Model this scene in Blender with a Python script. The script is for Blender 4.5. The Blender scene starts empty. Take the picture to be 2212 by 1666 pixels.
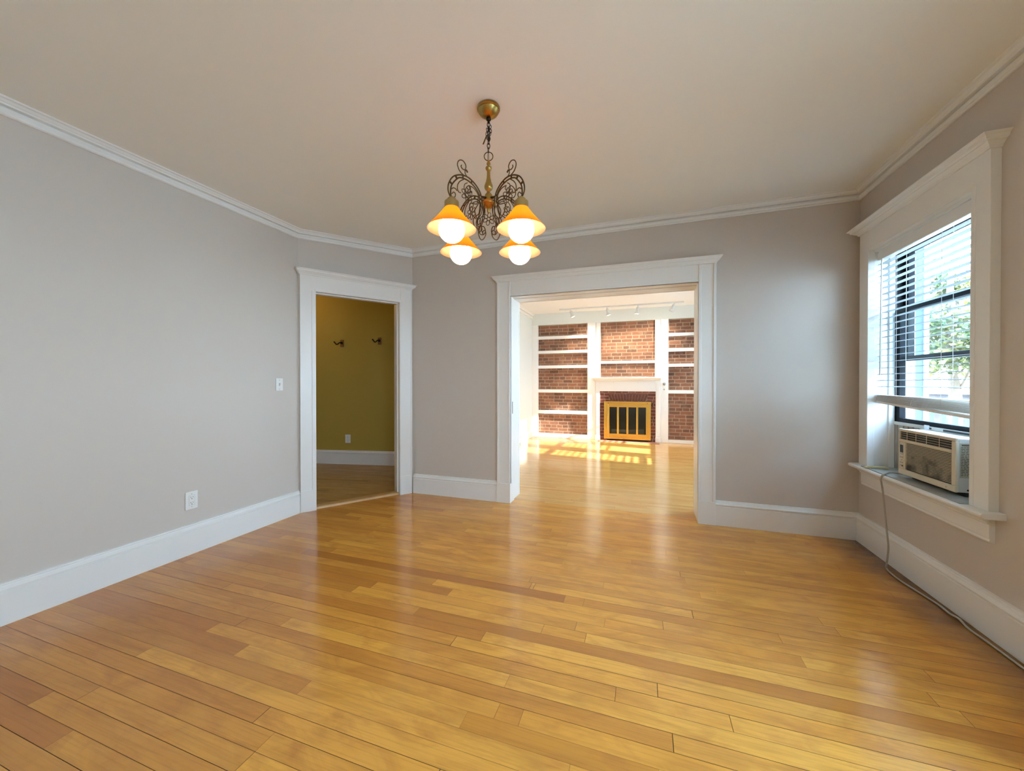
import bpy, bmesh, math, random
from mathutils import Vector, Matrix
from math import sin, cos, pi, radians, sqrt, atan2

S = bpy.context.scene
COL = S.collection
random.seed(11)

# ------------------------------------------------------------------ camera
cam_d = bpy.data.cameras.new('camera')
cam_d.sensor_fit = 'HORIZONTAL'
cam_d.sensor_width = 36.0
cam_d.lens = 36.0 * 826.0 / 2212.0
cam_d.clip_start = 0.05
cam_d.clip_end = 300
cam = bpy.data.objects.new('camera', cam_d)
COL.objects.link(cam)
cam.location = (0, 0, 1.2)
cam.rotation_euler = (radians(90 - 0.38), 0, radians(18.8))
S.camera = cam

# ------------------------------------------------------------------ world, sun, exposure
SKY = 15.5
world = bpy.data.worlds.new('world')
S.world = world
world.use_nodes = True
wn = world.node_tree
bg = wn.nodes['Background']
tc = wn.nodes.new('ShaderNodeTexCoord')
sx = wn.nodes.new('ShaderNodeSeparateXYZ')
rm = wn.nodes.new('ShaderNodeValToRGB')
rm.color_ramp.elements[0].position = 0.0
rm.color_ramp.elements[0].color = (0.60, 0.81, 1.0, 1)
rm.color_ramp.elements[1].position = 0.7
rm.color_ramp.elements[1].color = (0.46, 0.70, 1.0, 1)
wn.links.new(tc.outputs['Generated'], sx.inputs[0])
wn.links.new(sx.outputs['Z'], rm.inputs[0])
wn.links.new(rm.outputs[0], bg.inputs['Color'])
bg.inputs['Strength'].default_value = SKY

sun_d = bpy.data.lights.new('sun', 'SUN')
sun_d.energy = 22.0
sun_d.color = (1.0, 0.92, 0.80)
sun_d.angle = radians(0.6)
sun = bpy.data.objects.new('sun', sun_d)
COL.objects.link(sun)
sun.location = (20, 0, 12)
sun.rotation_euler = Vector((-1.0, 0.185, -0.42)).to_track_quat('-Z', 'Y').to_euler()

S.view_settings.view_transform = 'Standard'
S.view_settings.look = 'None'
S.view_settings.gamma = 1.0
S.view_settings.exposure = 0.98
S.view_settings.use_curve_mapping = False
S.cycles.max_bounces = 9
S.cycles.diffuse_bounces = 6
S.cycles.glossy_bounces = 4
S.cycles.transmission_bounces = 6
S.cycles.transparent_max_bounces = 8
S.cycles.sample_clamp_indirect = 6.0
S.cycles.caustics_reflective = False
S.cycles.caustics_refractive = False
S.cycles.use_denoising = True


def portal(name, c, sx_, sy_, direction):
    """a window opening guides sky sampling; gives no light of its own"""
    d = bpy.data.lights.new(name, 'AREA')
    d.shape = 'RECTANGLE'
    d.size, d.size_y = sx_, sy_
    d.cycles.is_portal = True
    o = bpy.data.objects.new(name, d)
    COL.objects.link(o)
    o.location = c
    o.rotation_euler = Vector(direction).to_track_quat('-Z', 'Y').to_euler()
    return o


# ------------------------------------------------------------------ mesh helpers
ORG = {}


class MB:
    def __init__(self, xf=None):
        self.v, self.f, self.m, self.xf = [], [], [], xf

    def p(self, q):
        q = Vector(q)
        self.v.append(self.xf(q) if self.xf else q)
        return len(self.v) - 1

    def face(self, pts, mi=0):
        self.f.append([self.p(q) for q in pts])
        self.m.append(mi)

    def box(self, x0, x1, y0, y1, z0, z1, mi=0):
        i = [self.p(q) for q in ((x0, y0, z0), (x1, y0, z0), (x1, y1, z0), (x0, y1, z0),
                                 (x0, y0, z1), (x1, y0, z1), (x1, y1, z1), (x0, y1, z1))]
        for a in ((3, 2, 1, 0), (4, 5, 6, 7), (0, 1, 5, 4), (1, 2, 6, 5), (2, 3, 7, 6), (3, 0, 4, 7)):
            self.f.append([i[k] for k in a])
            self.m.append(mi)
        return self

    def prism(self, poly, a0, a1, axis='x', mi=0):
        """poly of 2-D points extruded along an axis ('x': (y,z), 'y': (x,z), 'z': (x,y))"""
        def mk(q, a):
            return {'x': (a, q[0], q[1]), 'y': (q[0], a, q[1]), 'z': (q[0], q[1], a)}[axis]
        n = len(poly)
        A = [self.p(mk(q, a0)) for q in poly]
        B = [self.p(mk(q, a1)) for q in poly]
        for k in range(n):
            j = (k + 1) % n
            self.f.append([A[k], A[j], B[j], B[k]])
            self.m.append(mi)
        self.f.append(A[::-1]); self.m.append(mi)
        self.f.append(B); self.m.append(mi)
        return self

    def lathe(self, prof, c=(0, 0, 0), seg=24, axis=None, mi=0, closed=False):
        """prof (r,z); axis: matrix turning local z to a direction"""
        M = axis or Matrix.Identity(3)
        c = Vector(c)
        rings = []
        for r, z in prof:
            rings.append([self.p(c + M @ Vector((r * cos(2 * pi * k / seg), r * sin(2 * pi * k / seg), z))) for k in range(seg)])
        n = len(rings)
        for a in range(n if closed else n - 1):
            R0, R1 = rings[a], rings[(a + 1) % n]
            for k in range(seg):
                j = (k + 1) % seg
                self.f.append([R0[k], R0[j], R1[j], R1[k]])
                self.m.append(mi)
        if not closed:
            if prof[0][0] > 1e-6:
                self.f.append(rings[0][::-1]); self.m.append(mi)
            if prof[-1][0] > 1e-6:
                self.f.append(rings[-1]); self.m.append(mi)
        return self

    def sphere(self, c, r, seg=16, ring=10, sc=(1, 1, 1), mi=0):
        c = Vector(c)
        top = self.p(c + Vector((0, 0, r * sc[2]))); bot = self.p(c - Vector((0, 0, r * sc[2])))
        R = []
        for a in range(1, ring):
            t = pi * a / ring
            R.append([self.p(c + Vector((r * sc[0] * sin(t) * cos(2 * pi * k / seg), r * sc[1] * sin(t) * sin(2 * pi * k / seg), r * sc[2] * cos(t)))) for k in range(seg)])
        for k in range(seg):
            j = (k + 1) % seg
            self.f.append([top, R[0][k], R[0][j]]); self.m.append(mi)
            self.f.append([bot, R[-1][j], R[-1][k]]); self.m.append(mi)
            for a in range(len(R) - 1):
                self.f.append([R[a][k], R[a + 1][k], R[a + 1][j], R[a][j]]); self.m.append(mi)
        return self

    def tube(self, path, r, seg=8, closed=False, mi=0, flat=1.0, up=(0, 0, 1)):
        """round (or flattened) bar along a 3-D path"""
        P = [Vector(q) for q in path]
        n = len(P)
        rings = []
        prev = None
        for k in range(n):
            a = P[(k - 1) % n] if (closed or k > 0) else P[k]
            b = P[(k + 1) % n] if (closed or k < n - 1) else P[k]
            t = (b - a)
            t = t.normalized() if t.length > 1e-9 else Vector((0, 0, 1))
            if prev is None:
                u = Vector(up)
                if abs(u.dot(t)) > 0.95:
                    u = Vector((1, 0, 0))
                nrm = (u - t * u.dot(t)).normalized()
            else:
                nrm = (prev - t * prev.dot(t))
                nrm = nrm.normalized() if nrm.length > 1e-6 else prev
            prev = nrm
            bi = t.cross(nrm)
            rr = r[k] if isinstance(r, (list, tuple)) else r
            rings.append([self.p(P[k] + nrm * (rr * cos(2 * pi * i / seg)) + bi * (rr * flat * sin(2 * pi * i / seg))) for i in range(seg)])
        for a in range(n if closed else n - 1):
            R0, R1 = rings[a], rings[(a + 1) % n]
            for i in range(seg):
                j = (i + 1) % seg
                self.f.append([R0[i], R0[j], R1[j], R1[i]]); self.m.append(mi)
        if not closed:
            self.f.append(rings[0][::-1]); self.m.append(mi)
            self.f.append(rings[-1]); self.m.append(mi)
        return self

    def sweep(self, prof, path, zf=None, closed=False, mi=0):
        """profile (d = distance to the left of the path, z) mitred along a floor-plan polyline"""
        n = len(path)
        P = [Vector((q[0], q[1])) for q in path]
        rows = []
        for k in range(n):
            def nl(a, b):
                d = (b - a).normalized()
                return Vector((-d.y, d.x))
            if closed or 0 < k < n - 1:
                n0, n1 = nl(P[(k - 1) % n], P[k]), nl(P[k], P[(k + 1) % n])
                m = (n0 + n1)
                m = m / (1 + n0.dot(n1))
            elif k == 0:
                m = nl(P[0], P[1])
            else:
                m = nl(P[-2], P[-1])
            zz = zf[k] if zf else 0.0
            rows.append([self.p((P[k].x + m.x * d, P[k].y + m.y * d, z + zz)) for d, z in prof])
        L = len(prof)
        for k in range(n if closed else n - 1):
            A, B = rows[k], rows[(k + 1) % n]
            for i in range(L - 1):
                self.f.append([A[i], A[i + 1], B[i + 1], B[i]]); self.m.append(mi)
        if not closed:
            self.f.append(rows[0][:]); self.m.append(mi)
            self.f.append(rows[-1][::-1]); self.m.append(mi)
        return self

    def build(self, name, mats, parent=None, smooth=False, bevel=0.0, raw=False, fix=True):
        me = bpy.data.meshes.new(name)
        if raw:
            org = Vector((0, 0, 0))
        elif parent is not None:
            org = ORG[parent.name]
        else:
            xs = [q.x for q in self.v]; ys = [q.y for q in self.v]; zs = [q.z for q in self.v]
            org = Vector(((min(xs) + max(xs)) / 2, (min(ys) + max(ys)) / 2, min(zs)))
        me.from_pydata([tuple(q - org) for q in self.v], [], self.f)
        for m in (mats if isinstance(mats, (list, tuple)) else [mats]):
            me.materials.append(m)
        me.polygons.foreach_set('material_index', self.m)
        if fix:
            b = bmesh.new(); b.from_mesh(me)
            bmesh.ops.recalc_face_normals(b, faces=b.faces)
            b.to_mesh(me); b.free()
        o = bpy.data.objects.new(name, me)
        COL.objects.link(o)
        if parent is not None:
            o.parent = parent
            ORG[o.name] = org
        else:
            o.location = org
            ORG[o.name] = org
        if smooth:
            for p_ in me.polygons:
                p_.use_smooth = True
            if smooth == 'auto':
                md = o.modifiers.new('edges', 'EDGE_SPLIT')
                md.split_angle = radians(38)
        if bevel:
            md = o.modifiers.new('bevel', 'BEVEL')
            md.width = bevel; md.segments = 2; md.limit_method = 'ANGLE'; md.angle_limit = radians(40)
            md.harden_normals = False
        return o


def tag(o, label, cat, group=None):
    o['label'] = label
    o['category'] = cat
    if group:
        o['group'] = group
    return o


def struct(o):
    o['kind'] = 'structure'
    return o


def thing(name, loc, label=None, cat=None, group=None):
    o = bpy.data.objects.new(name, None)
    o.empty_display_size = 0.1
    COL.objects.link(o)
    o.location = loc
    ORG[o.name] = Vector(loc)
    if label:
        tag(o, label, cat, group)
    return o


def smooth_path(pts, n=6, closed=False):
    """Catmull-Rom through the points"""
    P = [Vector(q) for q in pts]
    out = []
    N = len(P)
    for k in range(N if closed else N - 1):
        p1, p2 = P[k], P[(k + 1) % N]
        p0 = P[(k - 1) % N] if (closed or k > 0) else p1 * 2 - p2
        p3 = P[(k + 2) % N] if (closed or k < N - 2) else p2 * 2 - p1
        for i in range(n):
            t = i / n
            out.append(0.5 * ((2 * p1) + (p2 - p0) * t + (2 * p0 - 5 * p1 + 4 * p2 - p3) * t * t + (3 * p1 - p0 - 3 * p2 + p3) * t ** 3))
    if not closed:
        out.append(P[-1])
    return out


# ------------------------------------------------------------------ materials
def mat(name, color=(0.8, 0.8, 0.8), rough=0.5, metal=0.0, spec=0.5, bump=0.0, bscale=60.0, var=0.0, vscale=3.0, coat=0.0, emit=None, estr=0.0):
    m = bpy.data.materials.new(name)
    m.use_nodes = True
    nt = m.node_tree
    b = nt.nodes['Principled BSDF']
    b.inputs['Base Color'].default_value = (*color, 1)
    b.inputs['Roughness'].default_value = rough
    b.inputs['Metallic'].default_value = metal
    b.inputs['Specular IOR Level'].default_value = spec
    if coat:
        b.inputs['Coat Weight'].default_value = coat
        b.inputs['Coat Roughness'].default_value = 0.1
    if emit:
        b.inputs['Emission Color'].default_value = (*emit, 1)
        b.inputs['Emission Strength'].default_value = estr
    if bump or var:
        t = nt.nodes.new('ShaderNodeTexCoord')
    if var:
        n = nt.nodes.new('ShaderNodeTexNoise')
        n.inputs['Scale'].default_value = vscale
        n.inputs['Detail'].default_value = 5
        nt.links.new(t.outputs['Object'], n.inputs['Vector'])
        mx = nt.nodes.new('ShaderNodeMix'); mx.data_type = 'RGBA'
        mx.inputs[6].default_value = (*[c * (1 - var) for c in color], 1)
        mx.inputs[7].default_value = (*[min(1, c * (1 + var)) for c in color], 1)
        nt.links.new(n.outputs['Fac'], mx.inputs[0])
        nt.links.new(mx.outputs[2], b.inputs['Base Color'])
    if bump:
        n2 = nt.nodes.new('ShaderNodeTexNoise')
        n2.inputs['Scale'].default_value = bscale
        n2.inputs['Detail'].default_value = 4
        nt.links.new(t.outputs['Object'], n2.inputs['Vector'])
        bp = nt.nodes.new('ShaderNodeBump')
        bp.inputs['Strength'].default_value = bump
        bp.inputs['Distance'].default_value = 0.002
        nt.links.new(n2.outputs['Fac'], bp.inputs['Height'])
        nt.links.new(bp.outputs[0], b.inputs['Normal'])
    return m


M = {}
M['paint'] = mat('greige_wall_paint', (0.588, 0.527, 0.468), 0.55, spec=0.35, bump=0.12, bscale=45, var=0.015, vscale=1.4)
M['ceil'] = mat('ceiling_paint', (0.85, 0.835, 0.775), 0.8, spec=0.2, bump=0.1, bscale=30, var=0.012, vscale=1.1)
M['trim'] = mat('white_trim_paint', (0.80, 0.79, 0.76), 0.32, spec=0.5, bump=0.06, bscale=25)
M['groove'] = mat('groove_dark', (0.16, 0.14, 0.11), 0.8)
M['parlor_paint'] = mat('parlor_wall_paint', (0.79, 0.83, 0.80), 0.6, spec=0.3, bump=0.1, bscale=45)
M['white'] = mat('white_cabinet_paint', (0.88, 0.88, 0.86), 0.35, spec=0.5)
M['hall_paint'] = mat('hall_wall_paint', (0.47, 0.335, 0.075), 0.6, spec=0.3, bump=0.1, bscale=40)
M['brass'] = mat('antique_brass', (0.40, 0.27, 0.08), 0.33, metal=1.0)
M['brass_cup'] = mat('satin_brass', (0.46, 0.35, 0.15), 0.38, metal=1.0)
M['bronze'] = mat('dark_bronze', (0.12, 0.075, 0.032), 0.42, metal=0.9)
M['gold'] = mat('polished_brass', (0.82, 0.53, 0.13), 0.26, metal=1.0)
M['black'] = mat('black_metal', (0.012, 0.012, 0.014), 0.4, spec=0.4)
M['sash'] = mat('dark_sash_paint', (0.008, 0.009, 0.012), 0.6, spec=0.15)
M['plate'] = mat('white_plastic', (0.78, 0.77, 0.74), 0.35)
M['dark'] = mat('dark_slot', (0.02, 0.02, 0.02), 0.6)
M['ac'] = mat('aged_cream_plastic', (0.66, 0.60, 0.46), 0.4, var=0.10, vscale=9)
M['ac_grille'] = mat('grimy_cream_grille', (0.60, 0.53, 0.38), 0.45)
_nt = M['ac_grille'].node_tree
_t = _nt.nodes.new('ShaderNodeTexCoord'); _n = _nt.nodes.new('ShaderNodeTexNoise'); _n.inputs['Scale'].default_value = 13.0; _n.inputs['Detail'].default_value = 5
_r = _nt.nodes.new('ShaderNodeValToRGB'); _r.color_ramp.elements[0].position = 0.48; _r.color_ramp.elements[0].color = (0.60, 0.53, 0.38, 1)
_r.color_ramp.elements[1].position = 0.68; _r.color_ramp.elements[1].color = (0.09, 0.07, 0.05, 1)
_sp = _nt.nodes.new('ShaderNodeSeparateXYZ'); _nt.links.new(_t.outputs['Object'], _sp.inputs[0])
_ma = _nt.nodes.new('ShaderNodeMath'); _ma.operation = 'MULTIPLY_ADD'; _ma.inputs[1].default_value = -1.9; _nt.links.new(_sp.outputs['Z'], _ma.inputs[0])
_mb = _nt.nodes.new('ShaderNodeMath'); _mb.operation = 'ADD'; _mb.inputs[1].default_value = 0.22
_nt.links.new(_n.outputs['Fac'], _ma.inputs[2]); _nt.links.new(_ma.outputs[0], _mb.inputs[0])
_nt.links.new(_t.outputs['Object'], _n.inputs['Vector']); _nt.links.new(_mb.outputs[0], _r.inputs[0]); _nt.links.new(_r.outputs[0], _nt.nodes['Principled BSDF'].inputs['Base Color'])
M['ac_side'] = mat('pale_grey_metal', (0.60, 0.61, 0.58), 0.45, var=0.06, vscale=12)
M['grime'] = mat('grimy_filler_plastic', (0.42, 0.40, 0.35), 0.6, var=0.35, vscale=14)
M['screen'] = mat('dark_display', (0.01, 0.012, 0.02), 0.15)
M['button'] = mat('grey_button', (0.48, 0.46, 0.40), 0.5)
M['sticker'] = mat('aged_label_paper', (0.42, 0.40, 0.31), 0.7, var=0.25, vscale=40)
M['ink'] = mat('printed_ink', (0.10, 0.09, 0.07), 0.7)
M['cord'] = mat('grey_vinyl_cord', (0.42, 0.38, 0.31), 0.5)
M['wood_hook'] = mat('brown_wood_block', (0.26, 0.13, 0.045), 0.45, var=0.2, vscale=30)
M['threshold'] = mat('honey_oak_threshold', (0.58, 0.34, 0.13), 0.3, var=0.22, vscale=18)
M['stick'] = mat('yellowed_wood', (0.55, 0.47, 0.25), 0.55, var=0.15, vscale=25)
M['sill'] = mat('worn_grey_sill_paint', (0.36, 0.37, 0.34), 0.55, var=0.4, vscale=11)
M['chain'] = mat('blackened_chain', (0.03, 0.022, 0.014), 0.45, metal=0.7)
M['tape'] = mat('clear_tape', (0.75, 0.80, 0.84), 0.25)
M['nickel'] = mat('brushed_nickel', (0.42, 0.41, 0.38), 0.3, metal=1.0)
M['track'] = mat('white_track_metal', (0.72, 0.74, 0.74), 0.35)
M['firebox'] = mat('sooty_firebrick', (0.045, 0.038, 0.033), 0.9, var=0.5, vscale=8)
M['siding'] = mat('pale_blue_siding', (0.085, 0.125, 0.175), 0.7, var=0.04, vscale=4)
M['ext_white'] = mat('white_exterior_trim', (0.85, 0.87, 0.88), 0.5)
M['stucco'] = mat('plain_stucco', (0.72, 0.72, 0.72), 0.8, var=0.08, vscale=2)
M['ground'] = mat('pale_paved_ground', (0.36, 0.36, 0.32), 0.9, var=0.15, vscale=0.8)
M['bark'] = mat('grey_brown_bark', (0.14, 0.10, 0.07), 0.9, var=0.3, vscale=6)
M['rail_ext'] = mat('blue_grey_railing', (0.030, 0.050, 0.085), 0.5)
M['globe'] = mat('frosted_lit_globe', (0.9, 0.85, 0.75), 0.4, emit=(1.0, 0.76, 0.48), estr=8.5)
M['spot_bulb'] = mat('lit_spot_bulb', (0.9, 0.88, 0.8), 0.4, emit=(1.0, 0.86, 0.62), estr=14.0)
M['hall_bulb'] = mat('lit_hall_globe', (0.9, 0.8, 0.5), 0.4, emit=(1.0, 0.62, 0.20), estr=15.0)


def leafmat(name, c0, c1):
    m = bpy.data.materials.new(name); m.use_nodes = True
    nt = m.node_tree
    b = nt.nodes['Principled BSDF']
    b.inputs['Roughness'].default_value = 0.6
    t = nt.nodes.new('ShaderNodeTexCoord')
    n = nt.nodes.new('ShaderNodeTexNoise'); n.inputs['Scale'].default_value = 1.3; n.inputs['Detail'].default_value = 3
    nt.links.new(t.outputs['Object'], n.inputs['Vector'])
    r = nt.nodes.new('ShaderNodeValToRGB')
    r.color_ramp.elements[0].position = 0.38; r.color_ramp.elements[0].color = (*c0, 1)
    r.color_ramp.elements[1].position = 0.66; r.color_ramp.elements[1].color = (*c1, 1)
    nt.links.new(n.outputs['Fac'], r.inputs[0])
    nt.links.new(r.outputs[0], b.inputs['Base Color'])
    return m


M['leaf_a'] = leafmat('yellowing_leaves', (0.055, 0.105, 0.03), (0.22, 0.16, 0.025))
M['leaf_b'] = leafmat('green_leaves', (0.03, 0.075, 0.03), (0.11, 0.16, 0.05))


def schlick(nt, f0):
    """surface reflectance of a thin pane, the same from both sides"""
    lw = nt.nodes.new('ShaderNodeLayerWeight'); lw.inputs[0].default_value = 0.5
    pw = nt.nodes.new('ShaderNodeMath'); pw.operation = 'POWER'; pw.inputs[1].default_value = 5.0
    ma = nt.nodes.new('ShaderNodeMath'); ma.operation = 'MULTIPLY_ADD'; ma.inputs[1].default_value = 1 - f0; ma.inputs[2].default_value = f0
    nt.links.new(lw.outputs['Facing'], pw.inputs[0]); nt.links.new(pw.outputs[0], ma.inputs[0])
    return ma.outputs[0]


def glassmat():
    m = bpy.data.materials.new('window_glass'); m.use_nodes = True
    nt = m.node_tree
    for n in list(nt.nodes):
        nt.nodes.remove(n)
    out = nt.nodes.new('ShaderNodeOutputMaterial')
    tr = nt.nodes.new('ShaderNodeBsdfTransparent'); tr.inputs[0].default_value = (0.93, 0.96, 0.97, 1)
    gl = nt.nodes.new('ShaderNodeBsdfGlossy'); gl.inputs['Roughness'].default_value = 0.02
    mx = nt.nodes.new('ShaderNodeMixShader')
    nt.links.new(schlick(nt, 0.03), mx.inputs[0])
    nt.links.new(tr.outputs[0], mx.inputs[1])
    nt.links.new(gl.outputs[0], mx.inputs[2])
    nt.links.new(mx.outputs[0], out.inputs[0])
    return m


M['glass'] = glassmat()


def smoked():
    m = bpy.data.materials.new('smoked_fire_glass'); m.use_nodes = True
    nt = m.node_tree
    for n in list(nt.nodes):
        nt.nodes.remove(n)
    out = nt.nodes.new('ShaderNodeOutputMaterial')
    tr = nt.nodes.new('ShaderNodeBsdfTransparent'); tr.inputs[0].default_value = (0.62, 0.60, 0.56, 1)
    gl = nt.nodes.new('ShaderNodeBsdfGlossy'); gl.inputs['Roughness'].default_value = 0.06
    gl.inputs[0].default_value = (0.8, 0.85, 0.85, 1)
    mx = nt.nodes.new('ShaderNodeMixShader')
    nt.links.new(schlick(nt, 0.05), mx.inputs[0])
    nt.links.new(tr.outputs[0], mx.inputs[1])
    nt.links.new(gl.outputs[0], mx.inputs[2])
    nt.links.new(mx.outputs[0], out.inputs[0])
    return m


M['smoked'] = smoked()


def translucent(name, col, dif, tra, rough=0.25, gloss=0.08):
    m = bpy.data.materials.new(name); m.use_nodes = True
    nt = m.node_tree
    for n in list(nt.nodes):
        nt.nodes.remove(n)
    out = nt.nodes.new('ShaderNodeOutputMaterial')
    d = nt.nodes.new('ShaderNodeBsdfDiffuse'); d.inputs[0].default_value = (*[c * dif for c in col], 1)
    t = nt.nodes.new('ShaderNodeBsdfTranslucent'); t.inputs[0].default_value = (*[c * tra for c in col], 1)
    a = nt.nodes.new('ShaderNodeAddShader')
    nt.links.new(d.outputs[0], a.inputs[0]); nt.links.new(t.outputs[0], a.inputs[1])
    g = nt.nodes.new('ShaderNodeBsdfGlossy'); g.inputs['Roughness'].default_value = rough
    mx = nt.nodes.new('ShaderNodeMixShader'); mx.inputs[0].default_value = gloss
    nt.links.new(a.outputs[0], mx.inputs[1]); nt.links.new(g.outputs[0], mx.inputs[2])
    nt.links.new(mx.outputs[0], out.inputs[0])
    return m


M['amber'] = translucent('amber_glass_outside', (1.0, 0.31, 0.004), 0.36, 0.46)
M['cream'] = translucent('cream_glass_inside', (1.0, 0.85, 0.58), 0.22, 0.50)
M['slat'] = translucent('white_vinyl_slat', (0.86, 0.90, 0.92), 0.50, 0.12, 0.4, 0.03)


def woodmat(name, light, mid, dark, red, rough=0.2):
    m = bpy.data.materials.new(name); m.use_nodes = True
    nt = m.node_tree; L = nt.links
    b = nt.nodes['Principled BSDF']
    at = nt.nodes.new('ShaderNodeAttribute'); at.attribute_name = 'plank'
    sp = nt.nodes.new('ShaderNodeSeparateColor')
    L.new(at.outputs['Color'], sp.inputs[0])
    geo = nt.nodes.new('ShaderNodeNewGeometry')
    # per-plank offset of the grain
    sc = nt.nodes.new('ShaderNodeVectorMath'); sc.operation = 'MULTIPLY'; sc.inputs[1].default_value = (1.0, 1.0, 1.0)
    L.new(geo.outputs['Position'], sc.inputs[0])
    mu = nt.nodes.new('ShaderNodeMath'); mu.operation = 'MULTIPLY'; mu.inputs[1].default_value = 57.0
    L.new(sp.outputs[1], mu.inputs[0])
    cb = nt.nodes.new('ShaderNodeCombineXYZ')
    L.new(mu.outputs[0], cb.inputs[2]); L.new(mu.outputs[0], cb.inputs[0])
    ad = nt.nodes.new('ShaderNodeVectorMath'); ad.operation = 'ADD'
    L.new(sc.outputs[0], ad.inputs[0]); L.new(cb.outputs[0], ad.inputs[1])

    def noise(sx_, sy_, scale, detail, dist=0.0):
        mp = nt.nodes.new('ShaderNodeMapping'); mp.inputs['Scale'].default_value = (sx_, sy_, 1)
        L.new(ad.outputs[0], mp.inputs[0])
        n = nt.nodes.new('ShaderNodeTexNoise'); n.inputs['Scale'].default_value = scale
        n.inputs['Detail'].default_value = detail; n.inputs['Distortion'].default_value = dist
        n.inputs['Roughness'].default_value = 0.6
        L.new(mp.outputs[0], n.inputs['Vector'])
        return n
    fine = noise(1.4, 60.0, 3.2, 8, 0.2)
    broad = noise(1.0, 7.0, 1.5, 3, 1.2)
    blotch = noise(1.6, 3.6, 2.4, 6, 0.8)
    # cathedral figure
    mpw = nt.nodes.new('ShaderNodeMapping'); mpw.inputs['Scale'].default_value = (0.7, 9.0, 1)
    L.new(ad.outputs[0], mpw.inputs[0])
    wv = nt.nodes.new('ShaderNodeTexWave'); wv.wave_type = 'BANDS'; wv.bands_direction = 'Y'
    wv.inputs['Scale'].default_value = 1.6; wv.inputs['Distortion'].default_value = 9.0
    wv.inputs['Detail'].default_value = 3.0; wv.inputs['Detail Scale'].default_value = 0.9
    L.new(mpw.outputs[0], wv.inputs['Vector'])

    def mix(a, c, fac_out, amt=None):
        mx = nt.nodes.new('ShaderNodeMix'); mx.data_type = 'RGBA'
        if amt is not None:
            q = nt.nodes.new('ShaderNodeMath'); q.operation = 'MULTIPLY'; q.inputs[1].default_value = amt; q.use_clamp = True
            L.new(fac_out, q.inputs[0]); fac_out = q.outputs[0]
        L.new(fac_out, mx.inputs[0])
        for s_, k in ((a, 6), (c, 7)):
            if isinstance(s_, tuple):
                mx.inputs[k].default_value = (*s_, 1)
            else:
                L.new(s_, mx.inputs[k])
        return mx.outputs[2]

    def ramp(src, p0, p1):
        r = nt.nodes.new('ShaderNodeMapRange'); r.inputs[1].default_value = p0; r.inputs[2].default_value = p1
        r.clamp = True
        L.new(src, r.inputs[0])
        return r.outputs[0]
    c = mix(light, mid, sp.outputs[0])
    c = mix(c, dark, ramp(sp.outputs[0], 0.70, 1.0), 0.60)
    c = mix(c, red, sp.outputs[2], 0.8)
    c = mix(c, dark, ramp(broad.outputs['Fac'], 0.46, 0.80), 0.42)
    c = mix(c, red, ramp(blotch.outputs['Fac'], 0.46, 0.72), 0.62)
    c = mix(c, dark, ramp(fine.outputs['Fac'], 0.52, 0.85), 0.40)
    c = mix(c, dark, ramp(wv.outputs['Fac'], 0.75, 1.0), 0.10)
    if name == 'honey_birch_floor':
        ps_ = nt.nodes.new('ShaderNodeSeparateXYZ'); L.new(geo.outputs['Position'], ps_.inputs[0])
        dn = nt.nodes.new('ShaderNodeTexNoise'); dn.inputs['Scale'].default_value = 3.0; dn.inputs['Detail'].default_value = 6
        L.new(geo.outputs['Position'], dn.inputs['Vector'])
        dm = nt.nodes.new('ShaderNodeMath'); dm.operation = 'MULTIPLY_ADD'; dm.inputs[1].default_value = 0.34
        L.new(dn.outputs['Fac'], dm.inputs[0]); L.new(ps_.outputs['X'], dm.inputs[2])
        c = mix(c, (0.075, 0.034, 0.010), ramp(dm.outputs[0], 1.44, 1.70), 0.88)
    L.new(c, b.inputs['Base Color'])
    # finish
    wear = noise(1.0, 1.0, 2.3, 4)
    r = nt.nodes.new('ShaderNodeMapRange'); r.inputs[1].default_value = 0.3; r.inputs[2].default_value = 0.75
    r.inputs[3].default_value = rough * 0.8; r.inputs[4].default_value = rough * 1.35
    L.new(wear.outputs['Fac'], r.inputs[0])
    L.new(r.outputs[0], b.inputs['Roughness'])
    b.inputs['Specular IOR Level'].default_value = 0.5
    wav = nt.nodes.new('ShaderNodeTexNoise'); wav.inputs['Scale'].default_value = 9.0; wav.inputs['Detail'].default_value = 2
    mpb = nt.nodes.new('ShaderNodeMapping'); mpb.inputs['Scale'].default_value = (0.35, 1.6, 1)
    L.new(ad.outputs[0], mpb.inputs[0]); L.new(mpb.outputs[0], wav.inputs['Vector'])
    bp = nt.nodes.new('ShaderNodeBump'); bp.inputs['Strength'].default_value = 0.16; bp.inputs['Distance'].default_value = 0.004
    L.new(wav.outputs['Fac'], bp.inputs['Height'])
    bp2 = nt.nodes.new('ShaderNodeBump'); bp2.inputs['Strength'].default_value = 0.05; bp2.inputs['Distance'].default_value = 0.0015
    L.new(fine.outputs['Fac'], bp2.inputs['Height']); L.new(bp.outputs[0], bp2.inputs['Normal'])
    L.new(bp2.outputs[0], b.inputs['Normal'])
    return m


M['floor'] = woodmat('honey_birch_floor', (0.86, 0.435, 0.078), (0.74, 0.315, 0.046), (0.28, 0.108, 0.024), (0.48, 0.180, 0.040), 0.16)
M['parlor_floor'] = woodmat('parlor_strip_floor', (0.78, 0.465, 0.145), (0.68, 0.365, 0.10), (0.40, 0.18, 0.05), (0.60, 0.26, 0.07), 0.15)
M['hall_floor'] = woodmat('hall_strip_floor', (0.52, 0.30, 0.09), (0.42, 0.22, 0.06), (0.14, 0.06, 0.02), (0.32, 0.14, 0.04), 0.36)
M['subfloor'] = mat('dark_subfloor', (0.13, 0.062, 0.022), 0.9)


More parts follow.
